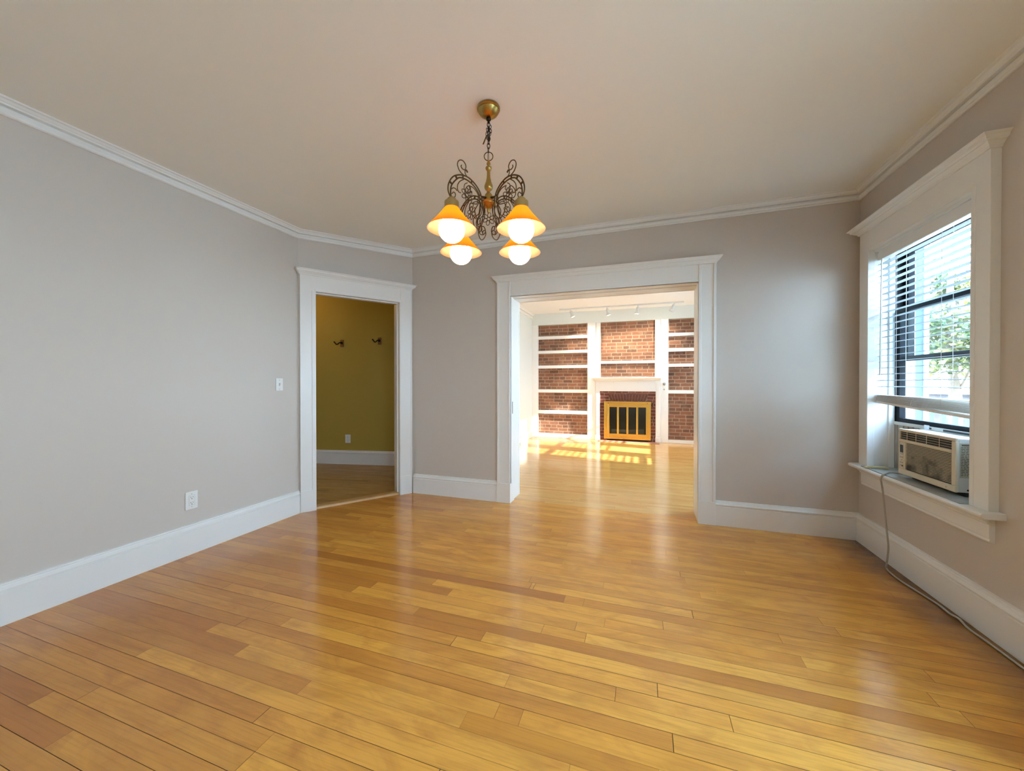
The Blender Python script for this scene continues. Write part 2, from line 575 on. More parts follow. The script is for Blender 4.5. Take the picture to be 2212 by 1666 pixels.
def brickmat(name, b1, b2, mortar, pale, bw=0.205, bh=0.068, bump=1.0):
    m = bpy.data.materials.new(name); m.use_nodes = True
    nt = m.node_tree; L = nt.links
    b = nt.nodes['Principled BSDF']
    b.inputs['Roughness'].default_value = 0.85
    geo = nt.nodes.new('ShaderNodeNewGeometry')
    sp = nt.nodes.new('ShaderNodeSeparateXYZ'); L.new(geo.outputs['Position'], sp.inputs[0])
    cb = nt.nodes.new('ShaderNodeCombineXYZ'); L.new(sp.outputs['X'], cb.inputs[0]); L.new(sp.outputs['Z'], cb.inputs[1])
    # uneven laying
    n0 = nt.nodes.new('ShaderNodeTexNoise'); n0.inputs['Scale'].default_value = 9.0; n0.inputs['Detail'].default_value = 3
    L.new(cb.outputs[0], n0.inputs['Vector'])
    s0 = nt.nodes.new('ShaderNodeVectorMath'); s0.operation = 'SUBTRACT'; s0.inputs[1].default_value = (0.5, 0.5, 0.5)
    L.new(n0.outputs['Color'], s0.inputs[0])
    s1 = nt.nodes.new('ShaderNodeVectorMath'); s1.operation = 'SCALE'; s1.inputs['Scale'].default_value = 0.016
    L.new(s0.outputs[0], s1.inputs[0])
    ad = nt.nodes.new('ShaderNodeVectorMath'); L.new(cb.outputs[0], ad.inputs[0]); L.new(s1.outputs[0], ad.inputs[1])
    br = nt.nodes.new('ShaderNodeTexBrick')
    br.inputs['Scale'].default_value = 1.0
    br.inputs['Brick Width'].default_value = bw
    br.inputs['Row Height'].default_value = bh
    br.inputs['Mortar Size'].default_value = 0.0068
    br.inputs['Mortar Smooth'].default_value = 0.25
    br.offset = 0.5; br.squash = 0.62; br.squash_frequency = 3
    br.inputs['Bias'].default_value = -0.1
    br.inputs['Color1'].default_value = (*b1, 1); br.inputs['Color2'].default_value = (*b2, 1); br.inputs['Mortar'].default_value = (*mortar, 1)
    L.new(ad.outputs[0], br.inputs['Vector'])
    n1 = nt.nodes.new('ShaderNodeTexNoise'); n1.inputs['Scale'].default_value = 7.0; n1.inputs['Detail'].default_value = 6
    L.new(cb.outputs[0], n1.inputs['Vector'])
    mr = nt.nodes.new('ShaderNodeMapRange'); mr.inputs[1].default_value = 0.56; mr.inputs[2].default_value = 0.72; mr.inputs[4].default_value = 0.55
    L.new(n1.outputs['Fac'], mr.inputs[0])
    mx = nt.nodes.new('ShaderNodeMix'); mx.data_type = 'RGBA'
    L.new(mr.outputs[0], mx.inputs[0]); L.new(br.outputs['Color'], mx.inputs[6]); mx.inputs[7].default_value = (*pale, 1)
    # soot and old stains
    n5 = nt.nodes.new('ShaderNodeTexNoise'); n5.inputs['Scale'].default_value = 2.3; n5.inputs['Detail'].default_value = 5
    L.new(cb.outputs[0], n5.inputs['Vector'])
    m5 = nt.nodes.new('ShaderNodeMapRange'); m5.inputs[1].default_value = 0.46; m5.inputs[2].default_value = 0.68; m5.inputs[4].default_value = 0.5
    L.new(n5.outputs['Fac'], m5.inputs[0])
    mx5 = nt.nodes.new('ShaderNodeMix'); mx5.data_type = 'RGBA'; mx5.blend_type = 'MULTIPLY'
    L.new(m5.outputs[0], mx5.inputs[0]); L.new(mx.outputs[2], mx5.inputs[6]); mx5.inputs[7].default_value = (0.42, 0.36, 0.32, 1)
    L.new(mx5.outputs[2], b.inputs['Base Color'])
    n2 = nt.nodes.new('ShaderNodeTexNoise'); n2.inputs['Scale'].default_value = 60.0; n2.inputs['Detail'].default_value = 4
    L.new(cb.outputs[0], n2.inputs['Vector'])
    h = nt.nodes.new('ShaderNodeMath'); h.operation = 'MULTIPLY_ADD'; h.inputs[1].default_value = -1.0
    L.new(br.outputs['Fac'], h.inputs[0]); L.new(n2.outputs['Fac'], h.inputs[2])
    bp = nt.nodes.new('ShaderNodeBump'); bp.inputs['Strength'].default_value = bump; bp.inputs['Distance'].default_value = 0.006
    L.new(h.outputs[0], bp.inputs['Height']); L.new(bp.outputs[0], b.inputs['Normal'])
    return m


M['brick'] = brickmat('old_red_brick', (0.34, 0.145, 0.080), (0.16, 0.078, 0.052), (0.47, 0.34, 0.235), (0.36, 0.24, 0.17), bh=0.0705)
M['brick_fire'] = brickmat('dark_fireplace_brick', (0.20, 0.055, 0.032), (0.11, 0.032, 0.024), (0.34, 0.22, 0.16), (0.17, 0.06, 0.04), bw=0.215, bh=0.066)
M['brick_ext'] = brickmat('far_brick_house', (0.075, 0.058, 0.062), (0.062, 0.050, 0.055), (0.095, 0.090, 0.095), (0.085, 0.075, 0.078), 0.4, 0.14, 0.2)
M['soldier'] = mat('soldier_course_brick', (0.12, 0.042, 0.03), 0.85, var=0.3, vscale=14, bump=0.5, bscale=50)
M['mortar'] = mat('pale_mortar', (0.30, 0.20, 0.145), 0.9)
M['hearth'] = mat('rosy_hearth_brick', (0.40, 0.19, 0.13), 0.6, var=0.22, vscale=9, bump=0.3, bscale=40)

# ------------------------------------------------------------------ plan of the rooms
AX, CY, DX, BY = -3.01, 3.62, 1.57, -2.2            # left, back, right, front wall planes
AB, BC = (-3.01, 2.707), (-2.384, 3.62)
BP = Vector((-2.979, 2.703, 0)); BS = Vector((0.5657, 0.8246, 0)); BN = Vector((0.8246, -0.5657, 0))
WB = -0.028                                         # wall plane behind the casing face of the doorway wall


def TB(q):                                          # (along, towards the room, up) of the doorway wall
    return BP + BS * q.x + BN * q.y + Vector((0, 0, q.z))


PAR_Y0, PAR_Y1, PAR_L, PAR_R = 3.90, 8.29, -2.33, 2.10
PARF = 8.22                                         # face of the built-ins

# ------------------------------------------------------------------ floors: every board a face of its own, with open joints
def planks(name, mname, y0, y1, w, xmin, xmax, phase, over=None, clip=None, gap=0.0008, lens=(0.7, 2.3), seed=3, xf=None, darkedge=0.0):
    rnd = random.Random(seed)
    me = bpy.data.meshes.new(name)
    V, Fc, C = [], [], []
    k0 = math.floor((y0 - phase) / w); k1 = math.ceil((y1 - phase) / w)
    for k in range(k0, k1):
        a, b = phase + k * w, phase + (k + 1) * w
        a, b = max(a, y0), min(b, y1)
        if b - a < 0.004:
            continue
        yc = phase + (k + 0.5) * w
        cuts = []
        x = xmin - rnd.uniform(0, 1.4)
        spec = None
        if over:
            for (ya, yb), lst in over.items():
                if ya < yc < yb:
                    spec = lst
        fixed = [s for s in (spec or [])]
        x = xmin - rnd.uniform(0, 1.2)
        segs = []
        while x < xmax:
            l = rnd.uniform(*lens)
            segs.append([x, x + l, min(1, max(0, rnd.gauss(0.40, 0.21))), rnd.random(), max(0, rnd.gauss(-0.05, 0.3))])
            x += l
        for (fx0, fx1, tone, red) in fixed:
            out = []
            for s in segs:
                if s[1] <= fx0 or s[0] >= fx1:
                    out.append(s)
                else:
                    if s[0] < fx0 - 0.02:
                        out.append([s[0], fx0, s[2], s[3], s[4]])
                    if s[1] > fx1 + 0.02:
                        out.append([fx1, s[1], s[2], s[3] * 0.7, s[4]])
            out.append([fx0, fx1, tone, rnd.random(), red])
            segs = sorted(out)
        g = gap * rnd.choice((0.35, 0.6, 0.8, 1.0, 1.0, 1.5))
        for s in segs:
            xa, xb = max(s[0], xmin), min(s[1], xmax)
            if xb - xa < 0.01:
                continue
            la = lb = xa + g
            if clip:
                ca, cb_ = clip(a), clip(b)
                if xb < min(ca, cb_) + 0.01:
                    continue
                la, lb = max(la, ca), max(lb, cb_)
                if max(la, lb) > xb - g:
                    continue
            i = len(V)
            V += [(la, a + g, 0), (xb - g, a + g, 0), (xb - g, b - g, 0), (lb, b - g, 0)]
            Fc.append((i, i + 1, i + 2, i + 3))
            C.append((s[2], s[3], min(1, s[4] + max(0.0, -0.7 - (la + xb) / 2) * 0.36)))  # boards redden towards the left: wood tone with that side's warm shade put in
    base = len(V)
    if xf:
        V = [tuple(xf(Vector(q))) for q in V]
    me.from_pydata(V, [], Fc)
    ca = me.attributes.new('plank', 'FLOAT_COLOR', 'CORNER')
    for k, c in enumerate(C):
        for j in range(4):
            ca.data[4 * k + j].color = (*c, 1)
    me.materials.append(M[mname])
    o = bpy.data.objects.new(name, me)
    COL.objects.link(o)
    ORG[o.name] = Vector((0, 0, 0))
    return struct(o)


def clipB(y):                                       # the floor stops at the diagonal doorway wall
    if y < 2.62:
        return -9.0
    q = TB(Vector((0, -0.05, 0)))
    return q.x + (y - q.y) * BS.x / BS.y if y > 2.62 else -9


over = {(1.69, 1.77): [(-1.12, 1.6, 0.84, 0.45), (-2.9, -1.12, 0.25, 0.1)],
        (1.62, 1.69): [(-2.1, -0.71, 0.75, 0.4), (-0.71, 1.6, 0.12, 0.0)],
        (1.77, 1.84): [(-0.25, 1.1, 0.05, 0.0)],
        (2.54, 2.60): [(-2.3, 0.25, 0.82, 0.3)],
        (1.36, 1.43): [(-1.9, 0.1, 0.5, 0.55)],
        (1.47, 1.54): [(-1.9, -0.095, 0.35, 0.3), (-0.095, 0.30, 0.3, 0.1), (0.30, 1.6, 0.15, 0.0)],
        (2.13, 2.20): [(-0.6, 0.25, 0.2, 0.0), (0.25, 1.5, 0.3, 0.35)],
        (2.06, 2.13): [(-0.3, 0.616, 0.45, 0.45), (0.616, 1.6, 0.25, 0.1)],
        (1.99, 2.06): [(0.1, 1.115, 0.3, 0.1)],
        (1.25, 1.32): [(-2.995, -1.995, 0.7, 0.5), (-1.995, -0.5, 0.3, 0.1)],
        (1.18, 1.25): [(-2.9, -1.70, 0.55, 0.35), (-1.70, -0.6, 0.12, 0.0)],
        (0.75, 0.82): [(-2.9, -2.165, 0.8, 0.6), (-2.165, -1.0, 0.35, 0.25)],
        (0.68, 0.75): [(-2.9, -1.857, 0.6, 0.5), (-1.857, -0.7, 0.3, 0.15)]}
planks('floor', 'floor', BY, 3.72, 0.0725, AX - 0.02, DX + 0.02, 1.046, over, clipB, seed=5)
planks('floor_parlor', 'parlor_floor', 3.72, PAR_Y1, 0.0510, PAR_L - 0.02, PAR_R + 0.02, 3.72, seed=8, lens=(0.5, 1.9), gap=0.0006)
HP0 = Vector((-4.609, 4.476)); HD = Vector((0.9811, 0.1937)); HN = Vector((-0.1937, 0.9811))


def TH(q):                                          # hall frame: along its back wall, away from it (negative = towards us), up
    return Vector((HP0.x + HD.x * q.x + HN.x * q.y, HP0.y + HD.y * q.x + HN.y * q.y, q.z))


def clipH(v):                                       # right limit of hall boards, in the hall frame, is handled by the box below
    return -9


hf = planks('floor_hall', 'hall_floor', -2.2, 0.05, 0.057, -1.7, 2.35, 0.0, seed=21, xf=TH)
# keep only hall boards lying behind the doorway wall
bmh = bmesh.new(); bmh.from_mesh(hf.data)
bmesh.ops.bisect_plane(bmh, geom=bmh.verts[:] + bmh.edges[:] + bmh.faces[:], plane_co=TB(Vector((0, -0.07, 0))), plane_no=BN, clear_outer=True)
bmh.to_mesh(hf.data); bmh.free()
mb = MB()
mb.box(AX - 3.5, 2.6, BY - 0.2, PAR_Y1 + 0.3, -0.12, -0.004)
struct(mb.build('floor_base', M['subfloor']))

# ------------------------------------------------------------------ ceilings
CZ = {'A0': 2.600, 'AB': 2.609, 'BC': 2.648, 'CD': 2.667, 'D0': 2.672}
ctr = (-0.765, 1.866, 2.645)
ring = [(AX, BY, CZ['A0']), (DX, BY, CZ['D0']), (DX, CY, CZ['CD']), (BC[0], CY, CZ['BC']), (AB[0], AB[1], CZ['AB'])]
mb = MB()
e = 0.03
grow = [(AX - e, BY - e, ring[0][2]), (DX + e, BY - e, ring[1][2]), (DX + e, CY + e, ring[2][2]), (BC[0] - e, CY + e, ring[3][2]), (AB[0] - e, AB[1] + e, ring[4][2])]
for k in range(5):
    a, b = grow[k], grow[(k + 1) % 5]
    mb.face([ctr, b, a])
    up = lambda q: (q[0], q[1], 2.82)
    mb.face([a, b, up(b), up(a)])
mb.face([(q[0], q[1], 2.82) for q in grow])
struct(mb.build('ceiling', M['ceil'], smooth='auto'))
mb = MB(); mb.box(PAR_L - 0.12, PAR_R + 0.2, PAR_Y0, PAR_Y1 + 0.2, 2.725, 2.86)
struct(mb.build('ceiling_parlor', mat('parlor_ceiling_paint', (0.88, 0.88, 0.86), 0.8, spec=0.2)))
mb = MB(TH); mb.box(-1.9, 2.4, -3.0, 0.15, 2.60, 2.70)
hc = struct(mb.build('ceiling_hall', M['ceil']))
bmh = bmesh.new(); bmh.from_mesh(hc.data)
bmesh.ops.bisect_plane(bmh, geom=bmh.verts[:] + bmh.edges[:] + bmh.faces[:], plane_co=TB(Vector((0, -0.10, 0))) - hc.location, plane_no=BN, clear_outer=True)
bmh.to_mesh(hc.data); bmh.free()

# ------------------------------------------------------------------ walls
WT = 2.81
mb = MB(); mb.box(AX - 0.14, AX, BY - 0.14, AB[1] + 0.02, 0, WT)
struct(mb.build('wall_left', M['paint']))
# diagonal doorway wall: stubs beside the opening and the piece above it
OB0, OB1, OBH = 0.128, 0.940, 2.062
mb = MB(TB)
mb.box(-0.03, OB0 - 0.02, WB - 0.13, WB, 0, WT)
mb.box(OB1 + 0.02, 1.10, WB - 0.13, WB, 0, WT)
mb.box(OB0 - 0.02, OB1 + 0.02, WB - 0.13, WB, OBH + 0.02, WT)
struct(mb.build('wall_diagonal', M['paint']))
# back wall with the wide opening
OC0, OC1, OCH = -1.242, 0.452, 2.062
for nm, a, b, z0 in (('wall_back', BC[0] - 0.1, OC0 - 0.02, 0),):
    mb = MB()
    mb.box(BC[0] - 0.02, OC0 - 0.02, CY, PAR_Y0, 0, WT)
    mb.box(OC1 + 0.02, DX + 0.23, CY, PAR_Y0, 0, WT)
    mb.box(OC0 - 0.02, OC1 + 0.02, CY, PAR_Y0, OCH + 0.02, WT)
    struct(mb.build('wall_back', [M['paint']]))
# right wall with windows; the first one is the one in view
WIN = [(2.505, 3.427), (0.12, 1.27), (-1.75, -0.60)]
WZ0, WZ1 = 0.575, 2.165
mb = MB()
edges = [BY - 0.14] + [q for w in sorted(WIN) for q in w] + [CY]
for k in range(0, len(edges), 2):
    mb.box(DX, DX + 0.23, edges[k], edges[k + 1], 0, WT)
for w in WIN:
    mb.box(DX, DX + 0.23, w[0], w[1], 0, WZ0)
    mb.box(DX, DX + 0.23, w[0], w[1], WZ1, WT)
struct(mb.build('wall_right', M['paint']))
# wall behind the camera with a pair of windows
FW = []
mb = MB()
ex = [AX - 0.14] + [q for w in FW for q in w] + [DX + 0.23]
for k in range(0, len(ex), 2):
    mb.box(ex[k], ex[k + 1], BY - 0.2, BY, 0, WT)
for w in FW:
    mb.box(w[0], w[1], BY - 0.2, BY, 0, 0.6)
    mb.box(w[0], w[1], BY - 0.2, BY, 2.15, WT)
struct(mb.build('wall_front', M['paint']))
# parlor
mb = MB(); mb.box(PAR_L - 0.12, PAR_L, PAR_Y0, PAR_Y1 + 0.1, 0, WT)
struct(mb.build('wall_parlor_left', M['parlor_paint']))
mb = MB(); mb.box(PAR_L, -0.725, PAR_Y1, PAR_Y1 + 0.15, 0, WT); mb.box(0.145, PAR_R, PAR_Y1, PAR_Y1 + 0.15, 0, WT); mb.box(-0.725, 0.145, PAR_Y1, PAR_Y1 + 0.15, 0.85, WT)
struct(mb.build('wall_parlor_back', M['brick']))
mb = MB(); mb.box(PAR_L, PAR_R, PARF, PAR_Y1, 2.478, WT)
struct(mb.build('wall_parlor_header', M['parlor_paint']))
PW = [(5.56, 6.10), (6.46, 7.00), (7.36, 7.70)]
PZ0, PZ1 = 0.80, 2.36
mb = MB()
PW_FILL = (4.40, 5.32)  # added opening, out of view, to brighten the parlor
ey = [4.35] + [q for w in [PW_FILL] + PW for q in w] + [PAR_Y1 + 0.1]
for k in range(0, len(ey), 2):
    mb.box(PAR_R, PAR_R + 0.18, ey[k], ey[k + 1], -3.2, 2.95)
for w in [PW_FILL] + PW:
    mb.box(PAR_R, PAR_R + 0.18, w[0], w[1], -3.2, PZ0)
    mb.box(PAR_R, PAR_R + 0.18, w[0], w[1], PZ1, 2.95)
struct(mb.build('wall_parlor_right', M['parlor_paint']))
mb = MB(); mb.box(DX + 0.23, PAR_R + 0.18, 4.2, 4.35, -3.2, 2.95); mb.box(DX + 0.08, DX + 0.23, PAR_Y0, 4.35, 0, WT)
struct(mb.build('wall_parlor_front', M['siding']))
# hall
mb = MB(TH); mb.box(-1.9, 2.4, 0, 0.12, 0, 2.65)
struct(mb.build('wall_hall_back', M['hall_paint']))
mb = MB(TH); mb.box(-1.9, -1.75, -3.0, 0.1, 0, 2.65)
struct(mb.build('wall_hall_left', M['hall_paint']))
mb = MB(); mb.box(-2.56, -2.45, 3.68, 5.2, 0, 2.65); mb.box(-2.52, -2.39, 3.70, 3.93, 0, 2.81)
struct(mb.build('wall_hall_right', M['hall_paint']))
mb = MB(TH); mb.box(-1.9, 0.95, -3.1, -2.9, 0, 2.65)
struct(mb.build('wall_hall_front', M['hall_paint']))

# ------------------------------------------------------------------ crown and baseboards
CROWN = [(0.0, -0.077), (0.010, -0.077), (0.015, -0.072), (0.012, -0.060), (0.016, -0.050), (0.016, -0.0425), (0.004, -0.0415), (0.004, -0.0325),
         (0.027, -0.0300), (0.029, -0.021), (0.033, -0.019), (0.041, -0.008), (0.053, -0.006), (0.056, 0.0), (0.056, 0.02), (0.0, 0.02)]
loop = [(AX, BY), (DX, BY), (DX, CY), BC, AB]
mb = MB(); mb.sweep(CROWN, loop, [CZ['A0'], CZ['D0'], CZ['CD'], CZ['BC'], CZ['AB']], closed=True)
struct(mb.build('trim_1', M['trim']))
mb = MB(); mb.sweep([(d * 1.35, z * 1.35) for d, z in CROWN], [(PAR_L, PARF), (PAR_L, PAR_Y0)], [2.725, 2.725])
struct(mb.build('trim_2', M['white']))
BASE = [(0, 0), (0.026, 0), (0.026, 0.158), (0.022, 0.162), (0.022, 0.168), (0.030, 0.171), (0.031, 0.178), (0.022, 0.190), (0.020, 0.196), (0.012, 0.199), (0.012, 0.205), (0, 0.207)]
for nm, path in (('baseboard_left', [AB, (AX, BY)]), ('baseboard_back', [(OC0 - 0.142, CY), (BC[0] + 0.02, CY)]), ('baseboard_back', [(DX, CY), (OC1 + 0.135, CY)]),
                 ('baseboard_right', [(DX, BY), (DX, CY - 0.01)]), ('baseboard_front', [(AX, BY), (DX, BY)])):
    mb = MB(); mb.sweep(BASE, path)
    struct(mb.build(nm, M['trim']))
mb = MB(TH); mb.sweep([(d, z * 0.98) for d, z in BASE], [(2.3, 0), (-1.75, 0)])
struct(mb.build('baseboard_hall', M['trim']))
mb = MB(); mb.sweep([(d, z * 0.7) for d, z in BASE], [(PAR_L, PARF), (PAR_L, PAR_Y0 + 0.02)])
struct(mb.build('baseboard_parlor', M['white']))


def cornice(mb, a0, a1, zb, zt, f, ret):
    """stepped cap over an opening in a frame where y = towards the room; mitred returns at both ends. f = face of the casing"""
    H = zt - zb
    pr = [(0.0, 0.0), (0.006, 0.0), (0.010, 0.20), (0.018, 0.30), (0.026, 0.42), (0.030, 0.44), (0.030, 0.50), (0.040, 0.56), (0.044, 0.80), (0.056, 0.92), (0.058, 1.0)]
    rows = []
    n = len(pr)
    for d, t in pr:
        z = zb + H * t
        rows.append([mb.p((a0 - d * ret, f - 0.05, z)), mb.p((a0 - d * ret, f + d, z)), mb.p((a1 + d * ret, f + d, z)), mb.p((a1 + d * ret, f - 0.05, z))])
    for k in range(n - 1):
        for i in range(3):
            mb.f.append([rows[k][i], rows[k][i + 1], rows[k + 1][i + 1], rows[k + 1][i]]); mb.m.append(0)
        mb.f.append([rows[k][3], rows[k][0], rows[k + 1][0], rows[k + 1][3]]); mb.m.append(0)
    mb.f.append(rows[-1]); mb.m.append(0)
    mb.f.append(rows[0][::-1]); mb.m.append(0)
    return mb


# ------------------------------------------------------------------ door_1: the doorway to the hall
d1 = thing('door_1', TB(Vector((0.53, 0, 0)))); struct(d1)
for a, b, inner in ((0.0, OB0, 1), (OB1 + 0.008, 1.070, -1)):
    mb = MB(TB)
    mb.box(a, b, WB - 0.001, -0.002, 0.197, 2.205)
    if inner > 0:
        mb.box(b - 0.030, b + 0.004, WB, 0.002, 0.197, 2.062)
    else:
        mb.box(b - 0.014, b, WB, 0.003, 0.197, 2.205)
    mb.build('side_casing', M['trim'], d1, bevel=0.002)
    mb = MB(TB); mb.box(a - 0.001, b + (0.004 if inner > 0 else 0.001), WB, 0.003, 0, 0.199)
    mb.build('plinth_block', M['trim'], d1, bevel=0.002)
mb = MB(TB); mb.box(OB0 - 0.030, OB1 + 0.020, WB, -0.004, OBH + 0.004, 2.205); mb.box(OB0 - 0.004, OB1 + 0.01, WB, 0.0, OBH - 0.002, OBH + 0.022)
mb.build('head_casing', M['trim'], d1, bevel=0.002)
mb = MB(TB); cornice(mb, 0.0, 1.070, 2.203, 2.252, 0.0, 0.72)
mb.build('cornice', M['trim'], d1)
mb = MB(TB)
mb.box(OB0 - 0.02, OB0, -0.175, -0.003, 0, OBH); mb.box(OB1, OB1 + 0.02, -0.175, -0.003, 0, OBH)
mb.box(OB0 - 0.02, OB1 + 0.02, -0.175, -0.003, OBH, OBH + 0.02)
mb.build('jamb', M['trim'], d1, bevel=0.0015)
mb = MB(TB)
mb.box(OB0, OB0 + 0.013, -0.10, -0.055, 0.02, OBH); mb.box(OB1 - 0.013, OB1, -0.10, -0.055, 0.02, OBH)
mb.box(OB0, OB1, -0.10, -0.055, OBH - 0.013, OBH)
mb.build('door_stop', M['trim'], d1, bevel=0.002)
mb = MB(TB); mb.prism([(-0.14, 0.0), (-0.14, 0.006), (-0.125, 0.020), (-0.05, 0.022), (-0.036, 0.016), (-0.030, 0.0)], OB0 + 0.001, OB1 - 0.001, 'x')
th_ = mb.build('threshold', M['threshold'], d1)
th_['label'] = 'honey oak threshold strip'

# ------------------------------------------------------------------ door_2: the wide opening to the parlor
d2 = thing('door_2', (-0.395, 3.60, 0)); struct(d2)
FC = 3.59
for a, b in ((-1.384, OC0), (OC1, 0.587)):
    mb = MB()
    mb.box(a, b, FC + 0.006, CY + 0.001, 0.193, 2.21)
    mb.box(a, a + 0.022, FC - 0.001, FC + 0.008, 0.193, 2.21); mb.box(b - 0.022, b, FC - 0.001, FC + 0.008, 0.193, 2.21)
    mb.build('side_casing', M['trim'], d2, bevel=0.0035)
    mb = MB(); mb.box(a - 0.001, b + 0.001, FC - 0.004, CY + 0.001, 0, 0.195)
    mb.build('plinth_block', M['trim'], d2, bevel=0.002)
mb = MB(); mb.box(OC0 - 0.002, OC1 + 0.002, FC + 0.007, CY + 0.001, OCH, 2.21)
mb.build('head_casing', M['trim'], d2, bevel=0.002)


def TC(q):
    return Vector((q.x, -q.y, q.z))


mb = MB(TC); cornice(mb, -1.384, 0.587, 2.208, 2.258, -FC, 0.72)
mb.build('cornice', M['trim'], d2)
# jambs: a front and a back board with the dark pocket-door slot between them
for (x0, x1, xb0, xb1) in ((OC0 - 0.02, OC0, OC0 - 0.03, OC0 - 0.010), (OC1, OC1 + 0.02, OC1 + 0.003, OC1 + 0.023)):
    mb = MB(); mb.box(x0, x1, FC + 0.004, 3.722, 0, OCH + 0.02); mb.box(xb0, xb1, 3.742, 3.915, 0, OCH + 0.02)
    mb.build('jamb', M['trim'], d2, bevel=0.003)
mb = MB(); mb.box(OC0 - 0.02, OC1 + 0.02, FC + 0.004, 3.716, OCH, OCH + 0.02); mb.box(OC0 - 0.03, OC1 + 0.02, 3.748, 3.915, OCH, OCH + 0.02)
mb.build('jamb_head', M['trim'], d2, bevel=0.003)
mb = MB(); mb.box(OC0 - 0.035, OC0 - 0.021, 3.70, 3.76, 0, OCH + 0.03); mb.box(OC1 + 0.0205, OC1 + 0.03, 3.70, 3.76, 0, OCH + 0.03); mb.box(OC0 - 0.03, OC1 + 0.03, 3.70, 3.76, OCH + 0.021, OCH + 0.03)
ps = mb.build('pocket_slot', M['dark'], d2); ps['label'] = 'dark pocket door slot in the jamb'
mb = MB()
mb.box(OC0 - 0.13, OC0 - 0.008, 3.90, 3.925, 0, 2.2); mb.box(OC1 + 0.008, OC1 + 0.13, 3.90, 3.925, 0, 2.2); mb.box(OC0 - 0.13, OC1 + 0.13, 3.90, 3.925, OCH, 2.2)
mb.build('parlor_casing', M['white'], d2)
mb = MB(); mb.box(OC0 - 0.0005, OC0 + 0.0015, 3.655, 3.667, 0.89, 1.01)
sk = mb.build('strike_plate', M['bronze'], d2); sk['label'] = 'dark metal strike plate'

# ------------------------------------------------------------------ window_1 with its sashes
FD = 1.53                                           # face of the window casing


def TD(q):                                          # (along y, towards the room, up)
    return Vector((DX - q.y, q.x, q.z))


w1 = thing('window_1', (DX, 2.97, 0.44)); struct(w1)
for a, b, s_ in ((2.406, 2.512, 1), (3.420, 3.537, -1)):
    mb = MB(TD)
    mb.box(a, b, -0.001, 0.038, 0.598, 2.295)
    if s_ > 0:
        mb.box(b - 0.023, b + 0.001, 0, 0.0415, 0.598, 2.16)
    else:
        mb.box(a - 0.001, a + 0.020, 0, 0.0415, 0.598, 2.16)
    mb.build('side_casing', M['trim'], w1, bevel=0.0025)
mb = MB(TD); mb.box(2.489, 3.44, -0.001, 0.037, 2.157, 2.295)
mb.build('head_casing', M['trim'], w1, bevel=0.002)
mb = MB(TD); cornice(mb, 2.406, 3.537, 2.290, 2.345, 0.040, 1.0)
mb.build('cornice', M['trim'], w1)
mb = MB(TD)
mb.prism([(-0.001, 0.570), (0.078, 0.570), (0.088, 0.578), (0.090, 0.588), (0.084, 0.596), (0.078, 0.598), (-0.001, 0.600)], 2.366, 3.570, 'x')
mb.build('stool', M['trim'], w1, bevel=0.0015)
mb = MB(TD)
mb.prism([(-0.001, 0.445), (0.018, 0.445), (0.022, 0.452), (0.018, 0.462), (0.022, 0.466), (0.022, 0.530), (0.030, 0.536), (0.030, 0.543), (0.044, 0.552), (0.050, 0.571), (-0.001, 0.571)], 2.425, 3.540, 'x')
mb.build('apron', M['trim'], w1)
mb = MB()                                           # inner sill board, worn and grey
mb.box(DX - 0.075, DX + 0.22, 2.512, 3.42, 0.585, 0.6035)
sb_ = mb.build('inner_sill', M['sill'], w1); sb_['label'] = 'worn grimy grey sill board'
JY0, JY1 = 2.507, 3.425
mb = MB()
for (ya, yb, sg) in ((JY0, JY0 + 0.006, 1), (JY1, JY1 + 0.006, -1)):
    mb.box(FD + 0.005, DX + 0.22, JY1 if sg < 0 else JY0 - 0.012, JY1 + 0.012 if sg < 0 else JY0, 0.60, 2.17)
mb.box(FD + 0.005, DX + 0.22, JY0 - 0.01, JY1 + 0.01, 2.150, 2.168)
mb.build('jamb', M['trim'], w1)
mb = MB()                                           # stops in front of the sashes
for ya, yb in ((JY0, JY0 + 0.014), (JY1 - 0.014, JY1)):
    mb.box(1.650, 1.682, ya, yb, 0.60, 2.15)
mb.box(1.650, 1.682, JY0, JY1, 2.125, 2.15)
mb.box(1.565, 1.585, JY0, JY1, 2.132, 2.15); mb.box(1.60, 1.615, JY0, JY1, 2.138, 2.15)
mb.build('sash_stop', M['trim'], w1, bevel=0.002)


def sash(nm, x0, x1, z0, z1, st, rt, rb, y0=JY0 + 0.004, y1=JY1 - 0.004, par=w1, m=M['sash']):
    mb = MB()
    mb.box(x0, x1, y0, y0 + st, z0, z1); mb.box(x0, x1, y1 - st, y1, z0, z1)
    mb.box(x0, x1, y0 + st, y1 - st, z0, z0 + rb); mb.box(x0, x1, y0 + st, y1 - st, z1 - rt, z1)
    s_ = mb.build(nm, m, par, bevel=0.002)
    mb = MB(); mb.box((x0 + x1) / 2 - 0.002, (x0 + x1) / 2 + 0.002, y0 + st - 0.004, y1 - st + 0.004, z0 + rb - 0.004, z1 - rt + 0.004)
    mb.build('pane', M['glass'], s_)
    return s_


sash('lower_sash', 1.686, 1.722, 0.930, 1.712, 0.050, 0.026, 0.028)
sash('upper_sash', 1.730, 1.766, 1.352, 2.150, 0.052, 0.05, 0.034)
mb = MB()
mb.box(1.684, 1.728, JY0, JY0 + 0.010, 0.60, 2.15); mb.box(1.684, 1.728, JY1 - 0.010, JY1, 0.60, 2.15)
tk = mb.build('sash_track', M['sash'], w1); tk['label'] = 'black sash track'

